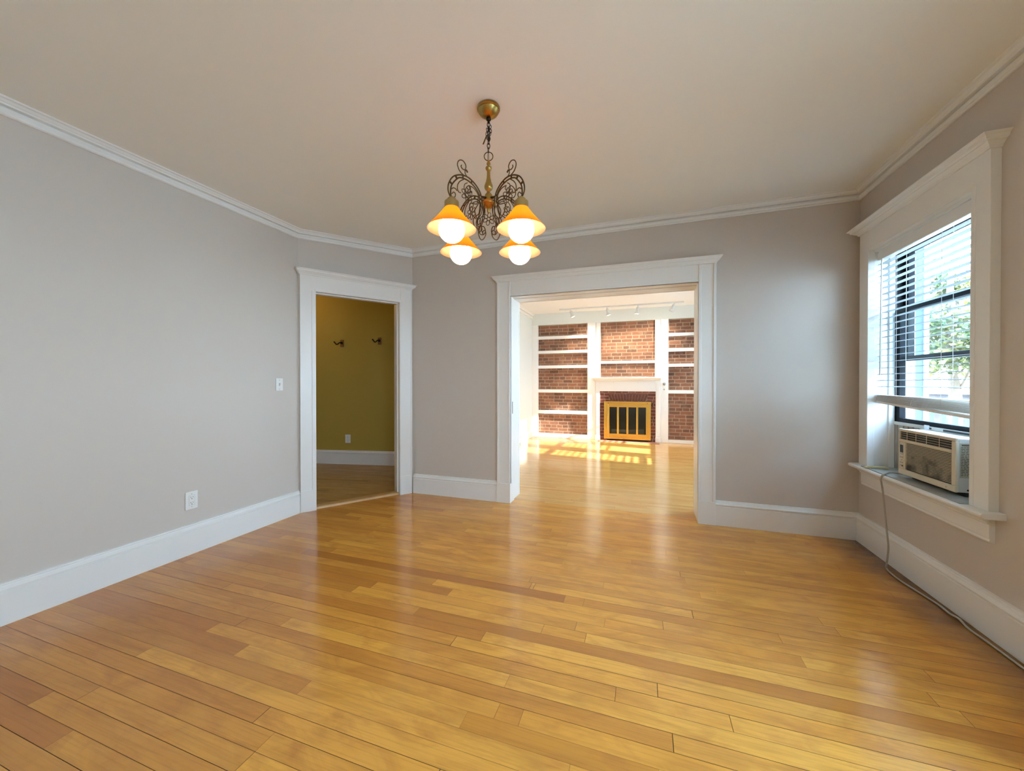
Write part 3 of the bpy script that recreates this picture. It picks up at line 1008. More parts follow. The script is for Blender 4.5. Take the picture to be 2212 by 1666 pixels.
# hidden windows of the room, behind the viewpoint
for k, w in enumerate(WIN[1:]):
    wn_ = thing('window_%d' % (k + 2), (DX, (w[0] + w[1]) / 2, WZ0)); struct(wn_)
    mb = MB(TD)
    mb.box(w[0] - 0.11, w[0], -0.001, 0.038, WZ0, 2.295); mb.box(w[1], w[1] + 0.11, -0.001, 0.038, WZ0, 2.295); mb.box(w[0], w[1], -0.001, 0.037, WZ1, 2.295)
    mb.build('casing', M['trim'], wn_, bevel=0.002)
    mb = MB(TD); mb.box(w[0] - 0.14, w[1] + 0.14, -0.2, 0.085, WZ0 - 0.02, WZ0 + 0.005); mb.build('stool', M['trim'], wn_, bevel=0.002)
    sash('lower_sash', 1.686, 1.722, WZ0 + 0.005, 1.37, 0.045, 0.03, 0.05, w[0], w[1], wn_)
    sash('upper_sash', 1.730, 1.766, 1.345, WZ1, 0.045, 0.05, 0.03, w[0], w[1], wn_)
for k, w in enumerate(FW):
    wn_ = thing('window_%d' % (k + 4), ((w[0] + w[1]) / 2, BY, 0.6)); struct(wn_)
    mb = MB(lambda q: Vector((q.x, BY + q.y, q.z)))
    mb.box(w[0] - 0.11, w[0], -0.001, 0.038, 0.6, 2.26); mb.box(w[1], w[1] + 0.11, -0.001, 0.038, 0.6, 2.26); mb.box(w[0], w[1], -0.001, 0.037, 2.15, 2.26)
    mb.box(w[0] - 0.14, w[1] + 0.14, -0.001, 0.07, 0.57, 0.605)
    mb.build('casing', M['trim'], wn_, bevel=0.002)
    mb = MB(); mb.box(w[0], w[0] + 0.05, BY - 0.12, BY - 0.08, 0.6, 2.15); mb.box(w[1] - 0.05, w[1], BY - 0.12, BY - 0.08, 0.6, 2.15)
    mb.box(w[0], w[1], BY - 0.12, BY - 0.08, 0.6, 0.66); mb.box(w[0], w[1], BY - 0.12, BY - 0.08, 2.1, 2.15); mb.box(w[0], w[1], BY - 0.12, BY - 0.08, 1.34, 1.39)
    mb.build('sash', M['trim'], wn_)
    mb = MB(); mb.box(w[0], w[1], BY - 0.102, BY - 0.098, 0.62, 2.12); mb.build('pane', M['glass'], wn_)
    portal('sky_portal', ((w[0] + w[1]) / 2, BY - 0.19, 1.375), w[1] - w[0], 1.55, (0, 1, 0))
for w in WIN:
    portal('sky_portal', (DX + 0.225, (w[0] + w[1]) / 2, (WZ0 + WZ1) / 2), w[1] - w[0], WZ1 - WZ0, (-1, 0, 0))

# parlor windows and their blinds; the last, without one, is added for fill light
for k, w in enumerate(PW + [PW_FILL]):
    wn_ = thing('window_%d' % (k + 4), (PAR_R, (w[0] + w[1]) / 2, PZ0)); struct(wn_)
    mb = MB()
    mb.box(PAR_R - 0.03, PAR_R + 0.001, w[0] - 0.1, w[0], PZ0, PZ1 + 0.12); mb.box(PAR_R - 0.03, PAR_R + 0.001, w[1], w[1] + 0.1, PZ0, PZ1 + 0.12)
    mb.box(PAR_R - 0.03, PAR_R + 0.001, w[0], w[1], PZ1, PZ1 + 0.12); mb.box(PAR_R - 0.07, PAR_R + 0.1, w[0] - 0.12, w[1] + 0.12, PZ0 - 0.03, PZ0)
    mb.build('casing', M['white'], wn_, bevel=0.002)
    sash('lower_sash', PAR_R + 0.08, PAR_R + 0.11, PZ0, 1.58, 0.02, 0.025, 0.025, w[0], w[1], wn_, M['white'])
    sash('upper_sash', PAR_R + 0.115, PAR_R + 0.145, 1.56, PZ1, 0.02, 0.025, 0.025, w[0], w[1], wn_, M['white'])
    portal('sky_portal', (PAR_R + 0.175, (w[0] + w[1]) / 2, (PZ0 + PZ1) / 2), w[1] - w[0], PZ1 - PZ0, (-1, 0, 0))
    if k == 3:
        continue
    zb = (0.87, 1.14, 1.04)[k]
    bl = thing('parlor_blind', (PAR_R + 0.04, (w[0] + w[1]) / 2, zb), 'white blind of the parlor window ' + ('farthest from the fireplace wall', 'between two other windows', 'nearest the fireplace wall')[k], 'window blind', 'blinds of the parlor windows')
    mb = MB(); mb.box(PAR_R + 0.01, PAR_R + 0.065, w[0] + 0.005, w[1] - 0.005, PZ1 - 0.06, PZ1 - 0.005); mb.build('head_rail', M['plate'], bl)
    mb = MB()
    z = PZ1 - 0.10
    while z > zb + 0.03:
        mb.box(PAR_R + 0.015, PAR_R + 0.062, w[0] + 0.008, w[1] - 0.008, z, z + 0.0022); z -= 0.05
    mb.build('slats', M['slat'], bl)
    mb = MB(); mb.box(PAR_R + 0.015, PAR_R + 0.062, w[0] + 0.008, w[1] - 0.008, zb, zb + 0.018); mb.build('bottom_rail', M['plate'], bl)

# ------------------------------------------------------------------ window blind in window_1
bl = thing('window_blind', (1.60, 2.96, 1.03), 'white slatted blind half drawn in the window above the air conditioner', 'window blind')
VY0, VY1 = 2.516, 3.385
mb = MB(); mb.box(1.572, 1.578, VY0, VY1, 2.062, 2.128); mb.box(1.578, 1.60, VY0, VY0 + 0.004, 2.062, 2.128); mb.box(1.578, 1.60, VY1 - 0.004, VY1, 2.062, 2.128)
mb.build('valance', M['plate'], bl, bevel=0.0015)
mb = MB(); mb.box(1.582, 1.635, VY0 + 0.006, JY1 - 0.008, 2.072, 2.118)
mb.build('head_rail', M['plate'], bl)
mb = MB()
NS = 21
for i in range(NS):
    z = 2.040 - i * 0.0432
    dz = 0.0 if i < NS - 4 else 0.004 * (i - NS + 4)
    tl = radians(5)
    prof = []
    for j in range(5):
        u = (j / 4 - 0.5) * 0.050
        prof.append((1.608 + u * cos(tl), z + u * sin(tl) + 0.0022 * (1 - (j / 2 - 1) ** 2)))
    prof2 = prof + [(x, zz - 0.0016) for x, zz in prof[::-1]]
    mb.prism([(x, zz) for x, zz in prof2], JY0 + 0.008, JY1 - 0.010, 'y')
mb.build('slats', M['slat'], bl)
mb = MB()                                           # gathered slats, sagging towards the near side
for i in range(11):
    z1_ = 1.114 - i * 0.0036
    z0_ = 1.108 - i * 0.0070
    n = 8
    for j in range(n):
        ya = JY1 - 0.006 - (JY1 - JY0 - 0.012) * j / n; yb = JY1 - 0.006 - (JY1 - JY0 - 0.012) * (j + 1) / n
        za = z1_ + (z0_ - z1_) * (j / n) ** 0.8; zb_ = z1_ + (z0_ - z1_) * ((j + 1) / n) ** 0.8
        jt = 0.002 * ((i * 7) % 3 - 1)
        A = [mb.p(q) for q in ((1.582 + jt, ya, za), (1.634 + jt, ya, za), (1.634 + jt, ya, za + 0.0022), (1.582 + jt, ya, za + 0.0022))]
        B = [mb.p(q) for q in ((1.582 + jt, yb, zb_), (1.634 + jt, yb, zb_), (1.634 + jt, yb, zb_ + 0.0022), (1.582 + jt, yb, zb_ + 0.0022))]
        for q in range(4):
            mb.f.append([A[q], A[(q + 1) % 4], B[(q + 1) % 4], B[q]]); mb.m.append(0)
mb.build('gathered_slats', M['plate'], bl)
mb = MB()
A = [(JY1 - 0.006, 1.058), (JY0 + 0.008, 1.012)]
i0 = [mb.p(q) for q in ((1.580, A[0][0], A[0][1]), (1.636, A[0][0], A[0][1]), (1.636, A[0][0], A[0][1] + 0.016), (1.580, A[0][0], A[0][1] + 0.016))]
i1 = [mb.p(q) for q in ((1.580, A[1][0], A[1][1]), (1.636, A[1][0], A[1][1]), (1.636, A[1][0], A[1][1] + 0.016), (1.580, A[1][0], A[1][1] + 0.016))]
for q in range(4):
    mb.f.append([i0[q], i0[(q + 1) % 4], i1[(q + 1) % 4], i1[q]]); mb.m.append(0)
mb.f += [i0, i1[::-1]]; mb.m += [0, 0]
mb.build('bottom_rail', M['plate'], bl, bevel=0.002)
for y in (2.60, 2.80, 3.20, 3.36):
    mb = MB(); mb.tube([(1.583, y, 2.07), (1.583, y, 1.075)], 0.0011, 5); mb.tube([(1.633, y, 2.07), (1.633, y, 1.075)], 0.0011, 5)
    mb.build('ladder_cord', M['plate'], bl)
mb = MB(); mb.tube([(1.566, 3.330, 2.06), (1.566, 3.332, 2.03), (1.566, 3.345, 1.255)], 0.0042, 8)
mb.build('tilt_wand', M['track'], bl, smooth=True)
mb = MB(); mb.tube(smooth_path([(1.58, 3.02, 1.10), (1.566, 3.018, 1.085), (1.564, 3.015, 1.06), (1.568, 3.01, 1.05)], 5), 0.0014, 5)
mb.build('loose_cord', M['plate'], bl)

# ------------------------------------------------------------------ air conditioner and its filler
ac = thing('air_conditioner', (1.60, 2.86, 0.604), 'old cream air conditioner with dirty grille and trailing cord on the window sill', 'air conditioner')
Y0, Y1, X0, Z0, Z1 = 2.628, 3.096, 1.545, 0.632, 0.912
mb = MB(); mb.box(X0 + 0.016, 1.96, Y0 + 0.006, Y1 - 0.006, Z0 - 0.004, Z1 - 0.003)
mb.build('housing', M['ac_side'], ac, bevel=0.004)
mb = MB(); mb.box(1.60, 1.64, Y0 + 0.03, Y1 - 0.03, 0.6035, Z0 - 0.003); mb.box(1.74, 1.95, Y0 + 0.02, Y1 - 0.02, 0.6035, Z0 - 0.003)
mb.build('support_foot', M['dark'], ac)


def TA(q):                                          # front frame: a from far (0) to near (1) in metres, out of the face, up
    return Vector((X0 - q.y, Y1 - q.x, q.z))


Wd = Y1 - Y0
mb = MB(TA)                                         # front bezel around the two openings
def rim(a0, a1, z0, z1, y0, y1):
    mb.box(a0, a1, y0, y1, z0, z1)
rim(0, Wd, Z0 - 0.004, Z0 + 0.030, -0.0145, 0.0)
rim(0, Wd, Z1 - 0.017, Z1, -0.0145, 0.0)
rim(0, 0.012, Z0 + 0.03, Z1 - 0.017, -0.0145, 0.0)
rim(Wd - 0.028, Wd, Z0 + 0.03, Z1 - 0.017, -0.0145, 0.0)
rim(0.012, Wd - 0.028, 0.832, 0.848, -0.0145, 0.002)
rim(0.012, 0.068, Z0 + 0.03, 0.832, -0.0145, -0.001)
mb.build('front_panel', M['ac'], ac, bevel=0.004)
mb = MB(TA); mb.box(0.012, Wd - 0.028, -0.0145, -0.0085, Z0 + 0.03, Z1 - 0.017)
mb.build('grille_backing', M['dark'], ac)
mb = MB(TA)
for i in range(20):
    z = Z0 + 0.038 + i * 0.0083
    mb.prism([(-0.005, z + 0.0008), (-0.001, z), (-0.001, z + 0.0031), (-0.005, z + 0.0038)], 0.068, Wd - 0.028, 'x')
mb.build('intake_grille', M['ac_grille'], ac)
mb = MB(TA)
for i in range(3):
    z = 0.858 + i * 0.0135
    mb.prism([(-0.006, z + 0.0006), (-0.003, z), (-0.003, z + 0.0013), (-0.006, z + 0.0018)], 0.013, Wd - 0.029, 'x')
for a in (0.075, 0.155, 0.245, 0.345):
    mb.box(a, a + 0.0018, -0.006, -0.0035, 0.848, Z1 - 0.017)
mb.build('air_outlet_louvers', M['ac'], ac)
cp = MB(TA); cp.box(0.017, 0.058, -0.002, 0.001, Z0 + 0.040, 0.826)
cpo = cp.build('control_panel', M['ac'], ac, bevel=0.001)
mb = MB(TA); mb.box(0.022, 0.050, 0.0008, 0.0022, 0.765, 0.812); mb.build('display', M['screen'], cpo)
mb = MB(TA); mb.box(0.022, 0.050, 0.0008, 0.0022, 0.750, 0.764); mb.build('display_strip', M['button'], cpo)
for j, (a, z) in enumerate(((0.027, 0.735), (0.044, 0.735), (0.036, 0.718), (0.027, 0.702), (0.044, 0.702), (0.027, 0.684), (0.044, 0.682))):
    mb = MB(TA); mb.box(a - 0.005, a + 0.005, 0.0008, 0.003, z - 0.0045, z + 0.0045); mb.build('button', M['ink'] if j == 6 else M['button'], cpo)
mb = MB(TA); mb.box(0.40, 0.412, -0.0005, 0.0006, Z0 + 0.006, Z0 + 0.016); mb.build('maker_emblem', M['button'], ac)
mb = MB(); mb.box(1.566, 1.655, Y0 + 0.0052, Y0 + 0.0062, 0.705, 0.885)
st_ = mb.build('warning_label', M['sticker'], ac); st_['label'] = 'worn olive paper label with small print'
mb = MB()
rr = random.Random(4)
mb.box(1.573, 1.640, Y0 + 0.0045, Y0 + 0.0053, 0.872, 0.879)
for i in range(18):
    z = 0.862 - i * 0.0085
    x = 1.571
    while x < 1.646:
        l = rr.uniform(0.005, 0.018); mb.box(x, min(x + l, 1.650), Y0 + 0.0045, Y0 + 0.0053, z, z + 0.0032); x += l + 0.004
mb.build('label_print', M['ink'], st_)
mb = MB(); mb.lathe([(0.005, 0), (0.005, 0.001)], (1.60, Y0 + 0.0062, 0.642), 10, Matrix.Rotation(pi / 2, 3, 'X')); mb.build('screw', M['dark'], ac)
mb = MB(); mb.box(1.690, 1.705, Y1 + 0.002, JY1 - 0.012, 0.606, 0.928); mb.box(1.684, 1.690, JY1 - 0.03, JY1 - 0.012, 0.606, 0.928)
for i in range(5):
    mb.box(1.684, 1.691, Y1 + 0.03 + i * 0.05, Y1 + 0.036 + i * 0.05, 0.606, 0.928)
mb.build('side_curtain', M['grime'], ac)
mb = MB(); mb.box(1.690, 1.705, JY0 + 0.012, Y0 - 0.002, 0.606, 0.928)
mb.build('side_curtain', M['grime'], ac)
mb = MB(); mb.box(1.676, 1.698, JY0 + 0.012, JY1 - 0.012, Z1 - 0.002, 0.931)
tf = mb.build('top_bracket', M['ac_side'], ac); tf['label'] = 'grimy pale top bracket under the raised sash'
mb = MB(); mb.box(1.6735, 1.677, 2.66, 2.94, 0.915, 0.926); mb.box(1.6735, 1.677, 3.04, 3.10, 0.917, 0.925); mb.build('bracket_slot', M['dark'], tf)
mb = MB(); mb.box(1.655, 1.6735, 3.055, 3.10, 0.9105, 0.912); mb.box(1.6725, 1.674, 3.055, 3.10, 0.911, 0.938); mb.build('tape_strip', M['tape'], ac)
cr = MB()
crd = [(1.70, 3.17, 0.66), (1.66, 3.16, 0.63), (1.62, 3.155, 0.612), (1.55, 3.185, 0.612), (1.50, 3.135, 0.610), (1.478, 3.120, 0.602), (1.472, 3.127, 0.575), (1.480, 3.135, 0.543), (1.487, 3.136, 0.492), (1.489, 3.120, 0.382), (1.487, 3.089, 0.243),
       (1.486, 3.071, 0.161), (1.485, 3.077, 0.084), (1.486, 3.089, 0.030), (1.490, 3.095, 0.009), (1.482, 3.053, 0.006), (1.478, 2.948, 0.006), (1.498, 2.789, 0.006), (1.512, 2.676, 0.006), (1.508, 2.594, 0.007), (1.518, 2.55, 0.008), (1.504, 2.466, 0.006), (1.508, 2.370, 0.006), (1.512, 2.19, 0.006), (1.505, 1.6, 0.006), (1.515, 0.9, 0.006), (1.51, 0.2, 0.006)]
cr.tube(smooth_path(crd, 6), 0.0050, 8)
pc = cr.build('power_cord', M['cord'], ac, smooth=True)
pc['label'] = 'grey power cord trailing down to the floor and along the baseboard'
mb = MB(); mb.prism([(1.478, 0.6045), (1.478, 0.613), (1.50, 0.618), (1.60, 0.618), (1.61, 0.612), (1.61, 0.6045)], 3.325, 3.352, 'y')
tag(mb.build('wood_strip', M['stick'], bevel=0.002), 'small yellowed wooden strip lying on the window sill at its far end', 'wood strip')

# ------------------------------------------------------------------ chandelier
CH = Vector((-0.765, 1.866, 2.645))
ch = thing('chandelier', CH, 'brass four-arm chandelier with amber cone shades hanging lit from the ceiling', 'chandelier')
L_ = lambda z: z - CH.z                             # heights above the floor -> local


def lth(name, prof, m, parent=ch, seg=28):
    mb = MB(); mb.lathe([(r, L_(z)) for r, z in prof], (0, 0, 0), seg)
    o = mb.build(name, m, parent, smooth='auto', raw=True)
    return o


lth('canopy', [(0.0, 2.648), (0.056, 2.647), (0.060, 2.640), (0.060, 2.632), (0.055, 2.629), (0.056, 2.624), (0.047, 2.609), (0.030, 2.597), (0.013, 2.590), (0.0, 2.589)], M['brass'])
mb = MB(); mb.sphere((0, 0, L_(2.583)), 0.0135, sc=(1, 1, 0.9)); mb.tube([(0, 0, L_(2.575)), (0, 0, L_(2.560))], 0.004, 8)
mb.build('hanging_loop', M['chain'], ch, smooth=True, raw=True)
cn = MB()
zc = 2.563
for i in range(7):
    rot = Matrix.Rotation(radians(75 * i + 20), 3, 'Z')
    n = 14
    pts = [rot @ Vector((0.0072 * cos(2 * pi * j / n), 0, 0.0150 * sin(2 * pi * j / n))) + Vector((0, 0, L_(zc - 0.009))) for j in range(n)]
    cn.tube(pts, 0.0021, 6, closed=True); zc -= 0.0222
cno = cn.build('chain', M['chain'], ch, smooth=True, raw=True)
# slack links bunched beside the chain and the loose tag end
mb = MB()
for i, (x, z, a) in enumerate(((0.009, 2.540, 12), (0.011, 2.522, -8), (0.007, 2.503, 15), (-0.006, 2.525, -12), (-0.009, 2.506, 10), (-0.006, 2.486, -8), (0.004, 2.478, 6))):
    rot = Matrix.Rotation(radians(18.8), 3, 'Z') @ Matrix.Rotation(radians(a), 3, 'Y')
    pts = [rot @ Vector((0.0045 * cos(2 * pi * j / 12), 0.002 * sin(4 * pi * j / 12), 0.0120 * sin(2 * pi * j / 12))) + rot @ Vector((0, 0, 0)) + Vector((x * 0.947, x * 0.32, L_(z))) for j in range(12)]
    mb.tube(pts, 0.0019, 6, closed=True)
mb.build('slack_chain_links', M['chain'], cno, smooth=True, raw=True)
mb = MB(); mb.tube([(-0.010, -0.003, L_(2.497)), (-0.027, -0.009, L_(2.452))], 0.0032, 6); mb.build('wire_end', M['bronze'], cno, raw=True)
mb = MB(); mb.tube(smooth_path([(0.004, 0, L_(2.575)), (-0.006, 0.004, L_(2.53)), (0.006, -0.004, L_(2.49)), (-0.007, 0.002, L_(2.45)), (-0.004, 0, L_(2.41)), (-0.005, 0, L_(2.372)), (0, 0, L_(2.36))], 6), 0.0011, 5)
mb.build('supply_wire', M['chain'], ch, smooth=True, raw=True)
mb = MB()
rot = Matrix.Rotation(radians(18.8), 3, 'Z')
mb.tube([rot @ Vector((0.0228 * cos(2 * pi * j / 28), 0, 0.0228 * sin(2 * pi * j / 28))) + Vector((0, 0, L_(2.388))) for j in range(28)], 0.0024, 8, closed=True)
mb.tube([(0, 0, L_(2.41)), (0, 0, L_(2.36))], 0.0014, 6)
mb.build('hanging_ring', M['bronze'], ch, smooth=True, raw=True)
lth('column', [(0.0, 2.366), (0.006, 2.365), (0.0065, 2.357), (0.0105, 2.352), (0.0105, 2.346), (0.0065, 2.341), (0.0065, 2.337), (0.0155, 2.331), (0.0165, 2.325), (0.0135, 2.317), (0.0085, 2.312), (0.0085, 2.295), (0.0100, 2.275), (0.0150, 2.253), (0.0215, 2.236), (0.0222, 2.226), (0.0190, 2.216), (0.0120, 2.209), (0.0080, 2.204), (0.0080, 2.200), (0.0120, 2.196), (0.0190, 2.187), (0.0205, 2.182), (0.0205, 2.156), (0.0250, 2.153)], M['brass'])
lth('hub_bowl', [(0.020, 2.158), (0.038, 2.151), (0.041, 2.145), (0.037, 2.141), (0.036, 2.137), (0.030, 2.133), (0.027, 2.127), (0.015, 2.119), (0.0095, 2.113), (0.0085, 2.098), (0.0055, 2.093), (0.0, 2.092)], M['brass'])


def flower(mb, c, R, rad, ax, az, rot0=0.0, sq=0.58):
    """six open petals round an open centre in the plane spanned by ax, az"""
    c = Vector(c)
    for k in range(6):
        a = rot0 + k * pi / 3
        d = ax * cos(a) + az * sin(a); t = az * cos(a) - ax * sin(a)
        pc = c + d * (R * 0.62)
        mb.tube([pc + d * (R * 0.38 * cos(2 * pi * j / 16)) + t * (R * 0.38 * sq * 1.15 * sin(2 * pi * j / 16)) for j in range(16)], rad, 5, closed=True)
    mb.tube([c + ax * (R * 0.24 * cos(2 * pi * j / 14)) + az * (R * 0.24 * sin(2 * pi * j / 14)) for j in range(14)], rad, 5, closed=True)


mb = MB(); flower(mb, (0, 0, L_(2.061)), 0.034, 0.0017, Vector((0.947, 0.32, 0)), Vector((0, 0, 1)), 0.35)
mb.build('flower_finial', M['bronze'], ch, smooth=True, raw=True)

arm = MB()
P3 = lambda lst: [Vector((r, 0, L_(z))) for r, z in lst]
outer = [(0.0452, 2.1321), (0.0478, 2.1532), (0.0596, 2.1811), (0.0828, 2.2045), (0.1107, 2.2198), (0.138, 2.227), (0.1673, 2.2255), (0.1959, 2.2164), (0.2239, 2.2001), (0.2422, 2.1782), (0.2547, 2.1513), (0.2581, 2.1278), (0.2537, 2.1091), (0.2401, 2.0900)]
inner = [(0.0596, 2.1392), (0.0699, 2.1735), (0.0956, 2.1959), (0.1232, 2.2073), (0.1528, 2.2118), (0.1864, 2.2068), (0.2053, 2.194), (0.2262, 2.1692), (0.2377, 2.1501), (0.2423, 2.1298), (0.2423, 2.1075), (0.2378, 2.0900)]
arm.tube(smooth_path(P3(outer), 4), 0.0036, 7)
arm.tube(smooth_path(P3(inner), 4), 0.0036, 7)
for a, b in (((0.052, 2.166), (0.066, 2.164)), ((0.1107, 2.2198), (0.118, 2.205)), ((0.1673, 2.2255), (0.170, 2.211)), ((0.214, 2.207), (0.2053, 2.194)), ((0.249, 2.165), (0.234, 2.158))):
    arm.tube(P3([a, b]), 0.0048, 6)
for lst, r in (([(0.1405, 2.2261), (0.1624, 2.2273), (0.1864, 2.2372), (0.1994, 2.2548), (0.2017, 2.2709), (0.1958, 2.2846), (0.1839, 2.2942), (0.1672, 2.2963), (0.1527, 2.2849), (0.1503, 2.2705), (0.1576, 2.2561), (0.172, 2.2561), (0.1804, 2.2643), (0.1768, 2.2724)], 0.0026),
               ([(0.1232, 2.2268), (0.1454, 2.23), (0.1552, 2.2417), (0.1551, 2.2551)], 0.0024),
               ([(0.1555, 2.255), (0.1478, 2.258), (0.1393, 2.2498)], 0.0042),
               ([(0.1625, 2.2082), (0.1864, 2.1897), (0.2006, 2.1674), (0.2018, 2.1442), (0.1936, 2.1339), (0.1817, 2.1343)], 0.0025),
               ([(0.2377, 2.1333), (0.2263, 2.143), (0.2124, 2.1424), (0.2054, 2.1354)], 0.0025),
               ([(0.2355, 2.1117), (0.224, 2.1232), (0.2147, 2.1171), (0.2171, 2.1031), (0.2263, 2.0962), (0.236, 2.094)], 0.0024),
               ([(0.1405, 2.199), (0.1576, 2.185), (0.1613, 2.1645), (0.1552, 2.1532)], 0.0022),
               ([(0.1332, 2.1882), (0.1182, 2.1887), (0.0981, 2.1852), (0.0777, 2.1708), (0.0674, 2.1545)], 0.0025),
               ([(0.1332, 2.1882), (0.126, 2.176), (0.132, 2.166), (0.142, 2.168)], 0.0022),
               ([(0.0695, 2.160), (0.0779, 2.1166), (0.0975, 2.1083), (0.1231, 2.1016), (0.1260, 2.0788), (0.1117, 2.0510), (0.0863, 2.0347)], 0.0026),
               ([(0.0580, 2.150), (0.0700, 2.118), (0.0835, 2.095), (0.0930, 2.075), (0.0860, 2.050), (0.0760, 2.036)], 0.0026),
               ([(0.0448, 2.150), (0.0421, 2.116), (0.0476, 2.0823), (0.0586, 2.0589), (0.0779, 2.0377), (0.0835, 2.0124), (0.0724, 1.9824), (0.0559, 1.9656), (0.0341, 1.9704), (0.022, 1.99), (0.0314, 2.0103), (0.0477, 2.006), (0.045, 1.991)], 0.0026),
               ([(0.030, 2.128), (0.0300, 2.10), (0.0360, 2.072), (0.0520, 2.052), (0.0600, 2.034), (0.0560, 2.016), (0.0500, 2.004)], 0.0024),
               ([(0.066, 2.050), (0.0560, 2.040), (0.0620, 2.018), (0.0720, 2.012), (0.0740, 2.030), (0.0640, 2.046)], 0.0022),
               ([(0.020, 2.166), (0.046, 2.160)], 0.0070), ([(0.020, 2.148), (0.050, 2.142)], 0.0040)):
    arm.tube(smooth_path(P3(lst), 4), r, 6)
flower(arm, (0.1430, 0, L_(2.1370)), 0.036, 0.0020, Vector((1, 0, 0)), Vector((0, 0, 1)), 0.5)
ang0 = radians(18.8)
arms = []
armo = arm.build('scroll_arm', M['bronze'], ch, smooth=True, raw=True)
cup = MB(); cup.lathe([(0.0, L_(2.094)), (0.014, L_(2.093)), (0.017, L_(2.088)), (0.021, L_(2.086)), (0.0215, L_(2.076)), (0.033, L_(2.073)), (0.0345, L_(2.069)), (0.0345, L_(2.043)), (0.031, L_(2.041)), (0.0, L_(2.041))], (0.2365, 0, 0), 26)
cupo = cup.build('lamp_cup', M['brass_cup'], ch, smooth='auto', raw=True)
sh = MB()
RO, RI, ZR, ZT = 0.118, 0.1155, 1.941, 2.046
no = 8
ro = [(0.031 + (RO - 0.031) * (t / no) ** 1.0 - 0.004 * sin(pi * t / no), L_(ZT + (ZR - ZT) * t / no)) for t in range(no + 1)]
ri = [(0.0285 + (RI - 0.0285) * (t / no) - 0.004 * sin(pi * t / no), L_(ZT - 0.003 + (ZR + 0.0006 - ZT + 0.003) * t / no)) for t in range(no + 1)]
sh.lathe(ro, (0.2365, 0, 0), 40, mi=0, closed=False)
# outer skin only (drop the caps), then the inner skin and the rim
sh.f = sh.f[:no * 40]; sh.m = sh.m[:no * 40]
k0 = len(sh.f)
sh.lathe(ri, (0.2365, 0, 0), 40, mi=1)
sh.f = sh.f[:k0 + no * 40]; sh.m = sh.m[:k0 + no * 40]
nv = 40 * (no + 1)
for k in range(40):
    j = (k + 1) % 40
    sh.f.append([40 * no + k, 40 * no + j, nv + 40 * no + j, nv + 40 * no + k]); sh.m.append(1)
    sh.f.append([k, j, nv + j, nv + k]); sh.m.append(1)
sho = sh.build('lamp_shade', [M['amber'], M['cream']], ch, smooth='auto', raw=True)
sho['label'] = 'amber glass cone shade with cream inside'
gb = MB(); gb.sphere((0.2365, 0, L_(1.938)), 0.0630, 26, 16); gb.lathe([(0.0, L_(2.042)), (0.018, L_(2.042)), (0.018, L_(2.008)), (0.026, L_(1.990)), (0.03, L_(1.985))], (0.2365, 0, 0), 20)
gbo = gb.build('globe_bulb', M['globe'], ch, smooth=True, raw=True)
gbo['label'] = 'glowing white globe bulb'
for k in range(4):
    a = ang0 + radians(45 + 90 * k)
    for src in (armo, cupo, sho, gbo):
        if k == 0:
            o = src
        else:
            o = src.copy(); COL.objects.link(o)
        o.rotation_euler = (0, 0, a)

# ------------------------------------------------------------------ switch and outlets
def plate(name, label, cat, xf, w, h, kind, group=None):
    c = xf(Vector((0, 0, 0)))
    t = thing(name, c, label, cat, group)
    mb = MB(xf)
    mb.prism([(-w / 2, -h / 2), (w / 2, -h / 2), (w / 2, h / 2), (-w / 2, h / 2)], 0, 0.006, 'y')
    mb.build('cover_plate', M['plate'], t, bevel=0.0025)
    for s_ in (-1, 1):
        mb = MB(xf); mb.lathe([(0.0035, 0), (0.0035, 0.0012)], (0, 0.0058, s_ * h * 0.36), 10, Matrix.Rotation(-pi / 2, 3, 'X')); mb.build('screw', M['button'], t)
    if kind == 'switch':
        mb = MB(xf); mb.box(-0.0055, 0.0055, 0.0055, 0.0066, -0.013, 0.013); mb.build('toggle_slot', M['button'], t)
        mb = MB(xf); mb.prism([(0.006, -0.004), (0.006, 0.006), (0.018, 0.012), (0.020, 0.007)], -0.0045, 0.0045, 'x'); mb.build('toggle', M['plate'], t, bevel=0.001)
    else:
        mb = MB(xf); mb.box(-0.0175, 0.0175, 0.0045, 0.0075, -0.035, 0.035); rc = mb.build('receptacle', M['plate'], t, bevel=0.0015)
        mb = MB(xf); mb.box(-0.0185, 0.0185, 0.0055, 0.0064, -0.036, 0.036); mb.build('receptacle_gap', M['button'], t)
        mb = MB(xf)
        for z in (0.019, -0.019):
            mb.box(-0.0085, -0.006, 0.0074, 0.0079, z - 0.001, z + 0.009); mb.box(0.006, 0.0085, 0.0074, 0.0079, z, z + 0.008)
            mb.lathe([(0.0032, 0), (0.0032, 0.0005)], (0, 0.0074, z - 0.0075), 10, Matrix.Rotation(-pi / 2, 3, 'X'))
        mb.build('socket_slots', M['ink'], rc)
    return t


plate('light_switch', 'white toggle light switch on the left wall beside the hall doorway', 'light switch', lambda q: Vector((AX + q.y, 2.5125 + q.x, 1.1865 + q.z)), 0.068, 0.109, 'switch')
plate('electrical_outlet', 'white double electrical outlet low on the left wall above the baseboard', 'outlet', lambda q: Vector((AX + q.y, 1.8195 + q.x, 0.373 + q.z)), 0.078, 0.124, 'outlet')
plate('electrical_outlet', 'white electrical outlet low on the olive hall wall seen through the doorway', 'outlet', lambda q: TH(Vector((0.497 + q.x, -q.y, 0.374 + q.z))), 0.082, 0.122, 'outlet')


